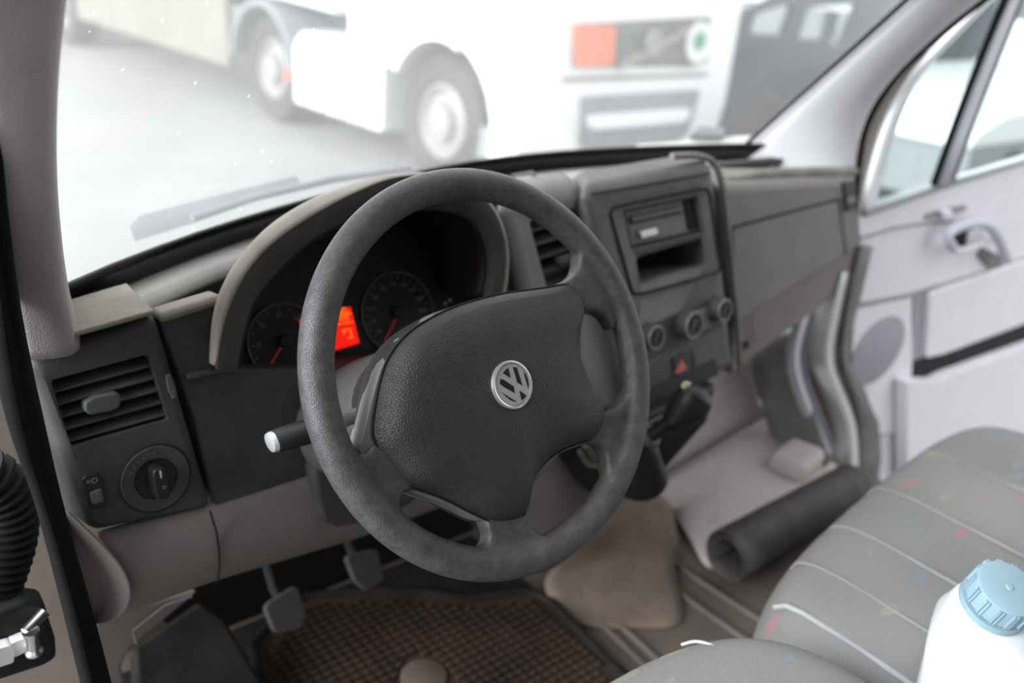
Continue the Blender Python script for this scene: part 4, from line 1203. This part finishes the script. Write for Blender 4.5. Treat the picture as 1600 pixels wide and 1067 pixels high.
# upper roll of the trim
o = obj('armrest_ledge', loft([[D(1350, 395, d) for d in (0, .0)], [D(1350, 395, 0)] * 2]), MT['doortrim'], pd) if False else None
def seam(nm, px, w=.004, m='doordark', par=pd, d=.003):
    return obj(nm, tube(smooth([D(a, b, d) for a, b in px], 1), w, 6), MT[m], par)
seam('panel_seam', [(1345, 372), (1410, 352), (1490, 345)], .003)
seam('panel_seam', [(1332, 478), (1420, 462), (1440, 455), (1520, 432), (1640, 392)], .006)
seam('panel_seam', [(1372, 680), (1410, 670), (1460, 668)], .004)
# speaker plate
o = obj('speaker_plate', prism(rrect([D(a, b, .007) for a, b in ((1336, 484), (1424, 464), (1426, 560), (1420, 672), (1376, 680), (1352, 610), (1330, 570))], .1), (0, .02, 0)), MT['doortrim'], pd); bev(o, .003, 2)
spc = D(1371, 549, .010)
gb_ = lathe(spc, (0, -1, 0), [(.002, -.004), (.088, -.004), (.088, .0), (.084, .002), (.002, .004)], 48)
for v in gb_.verts: v.co.x = spc[0] + .004 + (v.co.x - spc[0]) * 1.3
o2 = obj('speaker_grille', gb_, MT['doorgrey'], pd)
# recessed channel and map pocket
o = obj('trim_channel', prism([D(a, b, .004) for a, b in ((1428, 462), (1450, 458), (1446, 570), (1424, 574))], (0, .01, 0)), MT['doorgrey'], pd)
o = obj('upper_pad', prism(rrect([D(a, b, .016) for a, b in ((1454, 458), (1640, 395), (1640, 492), (1475, 554), (1448, 560))], .08), (0, .03, 0)), MT['doortrim'], pd); bev(o, .006, 3)
o = obj('pocket_gap', prism([D(a, b, .0065) for a, b in ((1420, 566), (1470, 552), (1640, 490), (1640, 540), (1470, 596), (1425, 602))], (0, .01, 0)), MT['deep'], pd)
o = obj('map_pocket', prism(rrect([D(a, b, .045) for a, b in ((1418, 597), (1466, 597), (1482, 588), (1640, 530), (1640, 760), (1418, 760))], .05), (0, .035, 0)), MT['doortrim'], pd); bev(o, .008, 3)
# grab handle (loop) and release lever
hp = [D(a, b, .045) for a, b in ((1490, 388), (1479, 374), (1482, 362), (1500, 354), (1525, 347), (1546, 352), (1558, 368), (1568, 392), (1574, 408))]
hnd = obj('grab_handle', tube(resample(smooth(hp, 2), 30), .013, 12), MT['doorgrey'], pd); sub(hnd, 1)
hnd.data.materials[0] = mat('handle_lavender', (.52, .52, .60), .55, mottle=.04)
o = obj('handle_bridge', tube(resample(smooth([D(a, b, .03) for a, b in ((1484, 384), (1494, 394), (1520, 386), (1545, 378))], 2), 20), .009, 10), MT['doortrim'], pd)
o = obj('handle_recess', prism(rrect([D(a, b, .004) for a, b in ((1488, 368), (1530, 354), (1545, 378), (1500, 392))], .2), (0, .006, 0)), MT['deep'], pd)
o = obj('handle_inlay', prism(rrect([D(a, b, .012) for a, b in ((1516, 362), (1538, 356), (1544, 376), (1512, 386))], .2), (0, .006, 0)), MT['doortrim'], pd)
o = obj('handle_cup', prism(rrect([D(a, b, .006) for a, b in ((1536, 386), (1566, 400), (1566, 418), (1545, 420), (1528, 400))], .2), (0, .01, 0)), MT['kick'], pd); bev(o, .002, 2)
o = obj('release_recess', prism(rrect([D(a, b, .004) for a, b in ((1444, 336), (1475, 326), (1510, 320), (1512, 328), (1480, 338), (1448, 344))], .3), (0, .01, 0)), MT['doordark'], pd); bev(o, .002, 2)
o = obj('release_lever', prism(rrect([D(a, b, .016) for a, b in ((1474, 331), (1488, 327), (1490, 338), (1477, 341))], .2), (0, .014, 0)), MT['doortrim'], pd); bev(o, .002, 2)
# window frame: front edge (white paint), divider, glass
fe_px = [(1356, 330), (1358, 305), (1368, 270), (1380, 225), (1395, 180), (1420, 130), (1450, 92), (1500, 40), (1545, -5), (1600, -60)]
rows = []
for i, (a, b) in enumerate(fe_px):
    w = 16 if i < 5 else 12
    rows.append([D(a - w * .9, b, -.04), D(a - w * .8, b, .0), D(a, b + 2, .012), D(a + w * .8, b + 2, .0), D(a + w * .8, b + 2, -.04)])
o = obj('window_frame', loft(rows, cu=False), MT['white'], pd); sub(o, 1); solid(o, .006, 1)
dv = [(1473, 290), (1500, 215), (1530, 135), (1560, 60), (1590, -15), (1610, -65)]
rows = [[D(a - 13, b, -.03), D(a - 12, b, .0), D(a - 4, b, .014), D(a + 5, b, .014), D(a + 12, b, .0), D(a + 13, b, -.03)] for a, b in dv]
o = obj('window_divider', loft(rows), mat('divider_lavender', (.56, .55, .60), .5, mottle=.05), pd); solid(o, .005, 1)
obj('divider_seal', tube([D(a - 15, b, .004) for a, b in dv], .008, 8), MT['seal'], pd)
obj('divider_seal', tube([D(a + 13, b, .004) for a, b in dv], .0045, 8), mat('seal_violet', (.16, .155, .2), .5), pd)
qg = [D(1360, 325, -.02), D(1478, 286, -.02), D(1600, -40, -.02), D(1535, -10, -.02), D(1440, 90, -.02), D(1390, 180, -.02)]
o = obj('quarter_glass', prism(qg, (0, .004, 0)), MT['doorglass'], pd, flat=True)
mg_ = [D(1478, 286, -.02), D(1640, 236, -.02), D(1760, 190, -.02), D(1720, -80, -.02), D(1615, -70, -.02)]
o = obj('door_window_glass', prism(mg_, (0, .004, 0)), MT['doorglass'], pd, flat=True)
o = obj('sill_seal', tube([D(1352, 334, .002), D(1420, 310, .002), D(1475, 290, .002), D(1640, 240, .002)], .007, 8), MT['doordark'], pd)
# hinge-side edge of the door: dark perimeter seal and white shut face
ds_l = [(1348, 385), (1338, 430), (1328, 480), (1318, 540), (1320, 570), (1338, 615), (1352, 660), (1354, 720), (1350, 760)]
rows = []
for i, (a, b) in enumerate(ds_l):
    w = [13, 13, 11, 7, 7, 12, 20, 20, 18][i]
    rows.append([D(a - w * .5, b, -.02), D(a - w * .5, b, .006), D(a, b, .014), D(a + w, b, .012), D(a + w + 4, b, -.004)])
o = obj('perimeter_seal', loft(rows), MT['kick'], pd); solid(o, .004, 1)
we = [(1318, 425), (1307, 470), (1294, 530), (1290, 565), (1302, 600), (1322, 640), (1333, 680), (1334, 745), (1330, 775)]
rows = []
for i, (a, b) in enumerate(we):
    rows.append([D(a + 22, b, -.03), D(a + 8, b, .006), D(a + 2, b, .018), D(a - 3, b, .012), D(a - 8, b, -.004), D(a - 30, b, -.06)])
o = obj('shut_edge', loft(rows), MT['white'], pd); sub(o, 1); solid(o, .004, 1)
# body side of the door gap (brownish) and the pale flange with violet seal
gp = loft([[P(a, b, PY(1.03)) for a, b in ((1255, 480), (1320, 440))], [P(a, b, PY(1.03)) for a, b in ((1248, 560), (1300, 560))], [P(a, b, PY(1.02)) for a, b in ((1270, 640), (1340, 640))], [P(a, b, PY(1.0)) for a, b in ((1310, 760), (1345, 780))]])
o = structure('trim_12', gp, MT['rust']); solid(o, .01, 1); o['label'] = 'dusty brown door gap between the pale flange and the open door'
fl_px = [(1256, 490), (1243, 530), (1238, 560), (1246, 600), (1268, 655), (1300, 730), (1312, 765)]
rows = [[P(a - 10, b, PY(.99)), P(a - 8, b, PY(.965)), P(a, b, PY(.957)), P(a + 8, b, PY(.965)), P(a + 10, b, PY(.99))] for a, b in fl_px]
o = structure('trim_13', loft(rows), mat('flange_pale', (.58, .56, .60), .5, mottle=.06)); sub(o, 1); solid(o, .004, 1); o['label'] = 'pale painted flange of the passenger door opening'
o = structure('trim_14', tube(resample(smooth([P(a + 13, b, PY(.965)) for a, b in fl_px], 2), 30), .008, 8), mat('flange_seal', (.22, .22, .30), .5)); o['label'] = 'violet grey seal along the passenger door flange'
# brown zone at top between pillar seal and window frame
gp = loft([[P(a, b, PY(1.04)) for a, b in ((1334, 320), (1362, 330))], [P(a, b, PY(1.04)) for a, b in ((1345, 230), (1375, 240))], [P(a, b, PY(1.03)) for a, b in ((1365, 165), (1405, 160))], [P(a, b, PY(.97)) for a, b in ((1440, 80), (1470, 80))]])
o = structure('trim_15', gp, mat('gap_brown', (.40, .345, .315), .6)); solid(o, .01, 1); o['label'] = 'brownish gap between the pale pillar and the open door window frame'

# ================================================================== DRIVER DOOR SIDE, LOWER LEFT CORNER
o = structure('wall_side', prism([P(a, b, PY(1.0)) for a, b in ((-60, 560), (70, 560), (170, 1150), (-60, 1150))], (0, .02, 0)), mat('hinge_pillar_paint', (.50, .42, .38), .55, mottle=.12, dust=(.3, .22, .17), dust_amt=.5, dust_scale=5))
o['label'] = 'dusty pinkish paint of the door hinge pillar'
gpts = [P(a, b, PY(.86)) for a, b in ((-40, 740), (-10, 755), (8, 790), (10, 835), (-2, 880), (-20, 930))]
gp_ = resample(smooth(gpts, 3), 66)
rad = [.026 + (.004 if (i // 2) % 2 else -.002) for i in range(66)]
o = obj('cable_gaiter', tube(gp_, rad, 16), MT['gaiter'], None)
tag(o, 'black corrugated rubber cable gaiter at the left edge of the photo', 'cable gaiter')
cs_ = thing('door_check', 'black door check strap with steel bolt and white connector, lower left corner', 'door hinge', P(20, 1000, PY(.84)))
o = obj('check_arm', prism([P(a, b, PY(.82)) for a, b in ((-30, 965), (40, 940), (70, 942), (78, 970), (88, 1000), (90, 1030), (70, 1042), (-30, 1075))], (0, .03, 0)), MT['gaiter'], cs_); bev(o, .006, 3)
o = obj('white_connector', prism(rrect([P(a, b, PY(.805)) for a, b in ((-30, 1022), (18, 1008), (24, 1018), (22, 1036), (-30, 1052))], .15), (0, .014, 0)), MT['white'], cs_, label='white plastic connector'); bev(o, .003, 2)
o = obj('white_connector', prism(rrect([P(a, b, PY(.808)) for a, b in ((16, 1006), (40, 996), (44, 1018), (22, 1028))], .15), (0, .012, 0)), MT['white'], cs_, label='white plastic connector'); bev(o, .002, 2)
b0, b1 = P(48, 986, PY(.80)), P(54, 1020, PY(.80))
o = obj('hinge_bolt', tube([b0, b0 * .9 + b1 * .1, b0 * .8 + b1 * .2, b0 * .2 + b1 * .8, b0 * .1 + b1 * .9, b1], [.008, .008, .006, .006, .0085, .0085], 14), MT['steel'], cs_)
o = obj('check_link', tube([P(40, 988, PY(.805)), P(52, 975, PY(.81)), P(70, 955, PY(.815))], .006, 10), MT['steel'], cs_)
o = obj('white_edge', prism([P(a, b, PY(.90)) for a, b in ((-30, 870), (5, 880), (17, 945), (-30, 960))], (0, .02, 0)), MT['white'], None, kind='structure'); o.name = 'trim_16'
o['label'] = 'white painted edge at the far left under the gaiter'

# ================================================================== OUTSIDE
# wipers lying at the foot of the glass
def wiper(label, px, y, px2):
    t = thing('wiper', label, 'wiper', P(px[0][0], px[0][1], PY(y)))
    pts = [P(a, b, PL((.5, y, 1.38), (0, -.8, .6))) for a, b in px]
    o = obj('wiper_blade', prism(pts, (0.0, .012, .010)), MT['wiper'], t); bev(o, .003, 2)
    p2 = [P(a, b, PL((.5, y, 1.395), (0, -.8, .6))) for a, b in px2]
    obj('wiper_arm', tube(p2, .006, 8), MT['wiper'], t)
wiper('grey wiper blade resting outside the left half of the windshield', [(207, 368), (226, 350), (345, 318), (470, 286), (468, 292), (380, 322), (300, 350), (210, 378)], 1.21, [(300, 340), (400, 308), (520, 280), (640, 262)])

# truck tractor: local frame (u across to its left, v back along its side)
TF0 = V(3.97, 4.83, 0)       # front corner nearest to the camera axis, on the ground
tv = nrm((-.06, .998, 0)); tu = nrm((.998, .06, 0))
def T(u, v, z): return TF0 + tu * u + tv * v + V(0, 0, z)
SIDE = PL(TF0, tu); FRONT = PL(TF0, tv)
def TS(a, b, d=0): return P(a, b, PL(TF0 - tu * d, tu))
def TFp(a, b, d=0): return P(a, b, PL(TF0 - tv * d, tv))
tk = thing('truck', 'white tractor truck with an orange plate on its grille, parked outside the windshield', 'truck', T(1.2, 2.5, 0))
W = 2.45
# cab: side outline measured, lifted far above the frame
cabp = [T(0.0, .10, .36), T(0, .0, .75), T(0, .0, 1.5), T(0, .12, 3.2), T(0, 2.05, 3.3), T(0, 2.05, .98)]
wc = TS(682, 205)
wv = (wc - TF0) @ tv; wz = .5
arch = [T(0, wv + .62 * math.cos(a), wz + .62 * math.sin(a)) for a in np.linspace(math.radians(35), math.radians(196), 12)]
cabp = [T(0, .06, .32), T(0, 0, .7), T(0, 0, 1.5), T(0, .14, 3.2), T(0, 2.1, 3.3), T(0, 2.1, .90), T(0, wv + .66, .88)] + arch[0:] + [T(0, wv - .62, .34)]
o = obj('cab', prism(cabp, tu * W), MT['truck'], tk); bev(o, .05, 3)
# front face: upper grille panel with plate, emblem; lower grille with white bar
def fr_part(nm, px, d0, d1, m, r=.08, par=tk):
    o = obj(nm, prism(rrect([TFp(a, b, d0) for a, b in px], r), tv * (d0 - d1 if False else (d0 + d1))), m, par); bev(o, .01, 2); return o
ug = fr_part('upper_grille', [(899, 38), (1112, 27), (1104, 98), (1085, 104), (897, 105)], .02, .02, MT['grille'], .03)
gs = bmesh.new()
for i in range(5):
    y0 = 46 + i * 12
    p, q_ = TFp(966, y0 + 1, .03), TFp(1104, y0 - 6, .03); add_box(gs, (p + q_) / 2, (np.linalg.norm(q_ - p), .02, .02), q_ - p, tv)
obj('grille_bars', gs, MT['truckgrey'], ug)
fr_part('hazard_plate', [(903, 40), (963, 40), (960, 102), (903, 104)], .05, .0, MT['orange'], .03).__setitem__('label', 'blank orange plate')
p, q_ = TFp(968, 104, .045), TFp(1082, 44, .045)
obj('grille_strap', box((p + q_) / 2, (np.linalg.norm(q_ - p), .03, .05), q_ - p, tv), MT['hub'], ug)
obj('emblem', lathe(TFp(1020, 68, .06), -tv, [(.02, 0), (.10, 0), (.10, .02), (.07, .03), (.05, .02), (.02, .02)], 24), MT['hub'], tk)
e = obj('round_sticker', lathe(TFp(1091, 66, .05), -tv, [(.01, 0), (.16, 0), (.16, .02), (.01, .02)], 28), MT['white'], tk)
obj('sticker_mark', lathe(TFp(1093, 64, .075), -tv, [(.01, 0), (.07, 0), (.07, .01), (.01, .01)], 20), MT['green'], e)
fr_part('bumper_gap', [(880, 122), (1108, 114), (1108, 119), (880, 128)], .015, .02, MT['grille'], .1)
lg = fr_part('lower_grille', [(908, 152), (1096, 140), (1076, 210), (1062, 222), (930, 236), (914, 226)], .02, .02, MT['truckgrey'], .06)
fr_part('lower_bar', [(922, 182), (1082, 170), (1076, 186), (1066, 192), (930, 204), (923, 198)], .06, .0, MT['truck'], .15)
fr_part('bumper', [(806, 150), (872, 150), (905, 245), (880, 262), (806, 252)], .06, .0, MT['truck'], .08)
o = obj('step_skirt', prism([TS(a, b, -.03) for a, b in ((738, 196), (806, 208), (806, 252), (738, 245))], tu * .4), MT['truckgrey'], tk)
o = obj('side_marker', prism([TS(a, b, .01) for a, b in ((684, 11), (701, 11), (701, 23), (684, 23))], tu * .02), MT['truckgrey'], tk)
# wheels
def wheel(c, R, w, par, hubr=.33):
    t = obj('wheel', lathe(c, -tu, [(R * .55, -w), (R * .95, -w), (R, -w * .8), (R, -.04), (R * .95, .0), (R * .62, .005), (R * .58, -.03), (R * .55, -.1)], 40), MT['tyre'], par)
    obj('hub', lathe(c, -tu, [(.02, -.12), (R * .57, -.12), (R * .57, -.01), (R * .53, .0), (R * .44, -.06), (R * .30, -.05), (R * .26, .02), (R * .12, .03), (.01, .03)], 32), MT['hub'], t)
wheel(T(.03, wv, .5), .5, .32, tk)
rw = P(410, 190, PZ(0)); rv = (rw - TF0) @ tv
wheel(T(.10, rv, .5), .5, .5, tk)
# front wheel fender (light arch strip)
fa = [(.60, math.radians(a)) for a in np.linspace(30, 185, 14)]
rows = [[T(-.03, wv + r * math.cos(a) * 1.0, wz + r * math.sin(a)), T(.25, wv + r * math.cos(a), wz + r * math.sin(a)), T(.25, wv + (r + .09) * math.cos(a), wz + (r + .09) * math.sin(a)), T(-.03, wv + (r + .09) * math.cos(a), wz + (r + .09) * math.sin(a))] for r, a in fa[:8]]
obj('front_fender', loft(rows, cu=True, cap=True), MT['truck'], tk)
# rear mudguard
rows = [[T(-.02, rv + r * math.cos(a), .5 + r * math.sin(a)), T(.5, rv + r * math.cos(a), .5 + r * math.sin(a)), T(.5, rv + (r + .05) * math.cos(a), .5 + (r + .05) * math.sin(a)), T(-.02, rv + (r + .05) * math.cos(a), .5 + (r + .05) * math.sin(a))] for r, a in [(.58, math.radians(x)) for x in np.linspace(5, 175, 14)]]
obj('rear_mudguard', loft(rows, cu=True, cap=True), MT['trailerlt'], tk)
# tank / side skirt between wheels
v0, v1 = wv + .72, rv - .62
sk = [T(-.02, v0, .28), T(-.02, v0, .80), T(.06, v0, .92), T(.5, v0, .94), T(.5, v0, .28)]
o = obj('side_skirt', prism(sk, tv * (v1 - v0)), MT['truck'], tk); bev(o, .04, 3)
for k in range(4):
    vv = v0 + (v1 - v0) * (k + .8) / 4.6
    obj('skirt_strap', box(T(-.025, vv, .55), (.012, .015, .5), tu, tv), MT['hub'], tk)

o = obj('chassis', hexa([T(.5, 1.6, .45), T(1.9, 1.6, .45), T(1.9, 1.6, .9), T(.5, 1.6, .9)], [T(.5, rv + 1.2, .45), T(1.9, rv + 1.2, .45), T(1.9, rv + 1.2, .9), T(.5, rv + 1.2, .9)]), MT['grille'], tk)
o = obj('red_reflector', lathe(T(-.03, rv - .56, .52), -tu, [(.01, 0), (.05, 0), (.05, .02), (.01, .02)], 16), mat('reflector_red', (.7, .1, .08), .4), tk)

# semi-trailer behind
tl = thing('trailer', 'beige grey trailer body on the truck, stretching away at the upper left', 'trailer', T(1.2, 12, 0))
bx = [T(.0, 2.3, 1.13), T(0, 3.2, 1.16), T(0, 16, 1.02), T(0, 16, 3.6), T(0, 2.3, 3.6)]
o = obj('trailer_body', prism(bx, tu * 2.4), MT['truck'], tl); bev(o, .03, 2)
va, vb = rv + 1.0, rv + 5.2
o = obj('side_guard', prism([T(.02, va - .25, .42), T(.02, vb, .42), T(.02, vb, 1.03), T(.02, va - .25, 1.10)], tu * .05), MT['trailer'], tl)
o = obj('trailer_chassis', prism([T(.5, 2.8, .94), T(.5, 15, .94), T(.5, 15, 1.1), T(.5, 2.8, 1.2)], tu * 1.2), MT['grille'], tl)
for k in range(3):
    wheel(T(.05, vb + .75 + k * 1.3, .5), .5, .35, tl)

# dark vehicle right of the truck with see-through windows
def DVp(a, b, d=0): return P(a, b, PY(5.6 - d))
dv_ = thing('dark_van', 'dark blue grey vehicle with bright see-through windows, right of the white truck', 'car', (9.4, 6.2, 0))
body = [DVp(1118, 60), DVp(1165, 18), DVp(1200, 0), DVp(1260, -40), DVp(1560, -60), V(DVp(1600, 0)[0], 5.6, .22), V(DVp(1085, 250)[0], 5.6, .22)]
o = obj('vehicle_body', prism(body, (0, .07, 0)), MT['bus'], dv_); bev(o, .02, 2)
bpy.context.view_layer.update(); bake(o)
wins = [[(1172, 52), (1182, 22), (1238, 4), (1240, 14), (1224, 56)], [(1248, 62), (1264, 12), (1342, 6), (1322, 54), (1308, 78), (1290, 60)]]
cut(o, [prism([p + V(0, -.2, 0) for p in rrect([DVp(a, b) for a, b in w_], .1)], (0, 1.5, 0)) for w_ in wins])
for w_ in wins:
    obj('vehicle_window', prism(rrect([DVp(a, b, -.05) for a, b in w_], .1), (0, .01, 0)), MT['bglass'], dv_, flat=True)
x0_, x1_ = body[-1][0], body[-2][0]
o = obj('far_side', prism([V(x0_, 7.2, .22), V(x1_, 7.2, .22), V(x1_, 7.2, .80), V(x0_ + .2, 7.2, .72)], (0, .07, 0)), MT['bus'], dv_); bev(o, .02, 2)
o = obj('underbody', box(((x0_ + x1_) / 2, 6.43, .28), (x1_ - x0_ - .1, 1.5, .1)), MT['bus'], dv_)
o = obj('roof', box((x1_ - 1.0, 6.43, 1.86), (3.0, 1.7, .06)), MT['bus'], dv_); bev(o, .02, 2)
seat = bmesh.new()
add_box(seat, DVp(1296, 40, -.3), (.12, .1, .3))
obj('head_restraint', seat, MT['bus'], dv_)
for k, (a, b) in enumerate(((1180, 240), (1400, 250))):
    c = V(DVp(a, b)[0], 5.6, .33)
    obj('wheel', lathe(c, (0, -1, 0), [(.02, -.2), (.33, -.2), (.33, 0), (.3, .02), (.2, .02), (.02, .0)], 28), MT['tyre'], dv_)

# white car seen through the passenger door's window, pale cladding wall behind it
wcY = 3.0
def WCp(a, b): return P(a, b, PY(wcY))
wcx = thing('white_car', 'white car outside, seen through the passenger door window', 'car', (6.8, 3.6, 0))
xl = WCp(1390, 170)[0] + 1.5
prof_ = [V(xl - .25, wcY, .66), V(xl - .2, wcY, .80), V(xl + .2, wcY, .92), V(xl + 1.6, wcY, 1.06), V(xl + 4.8, wcY, 1.12), V(xl + 4.9, wcY, .66)]
o = obj('car_body', prism(prof_, (0, 1.6, 0)), MT['white'], wcx); bev(o, .05, 3)
o = obj('car_cabin', prism([V(xl + 2.4, wcY + .1, 1.08), V(xl + 3.1, wcY + .2, 1.5), V(xl + 4.4, wcY + .2, 1.5), V(xl + 4.8, wcY + .1, 1.1)], (0, 1.3, 0)), MT['white'], wcx); bev(o, .05, 3)
for dx in (.55, 3.9):
    obj('wheel', lathe(V(xl + dx, wcY - .01, .31), (0, -1, 0), [(.02, -.2), (.31, -.2), (.31, 0), (.28, .02), (.2, .02), (.18, -.02), (.02, .0)], 28), MT['tyre'], wcx)
o = obj('car_sill', box((xl + 2.3, wcY + .45, .46), (5.0, .9, .42)), MT['trailerlt'], wcx)
wl2 = bmesh.new()
rows = []
for i in range(80):
    x = 18.2 + i * .22
    rows += [[V(x, 9.0, 0), V(x, 9.0, 4)], [V(x + .08, 8.94, 0), V(x + .08, 8.94, 4)], [V(x + .14, 8.94, 0), V(x + .14, 8.94, 4)]]
o = structure('wall_building', loft(rows), MT['wall'], flat=True); solid(o, .05, 1)
o['label'] = 'pale green ribbed cladding of the building outside'
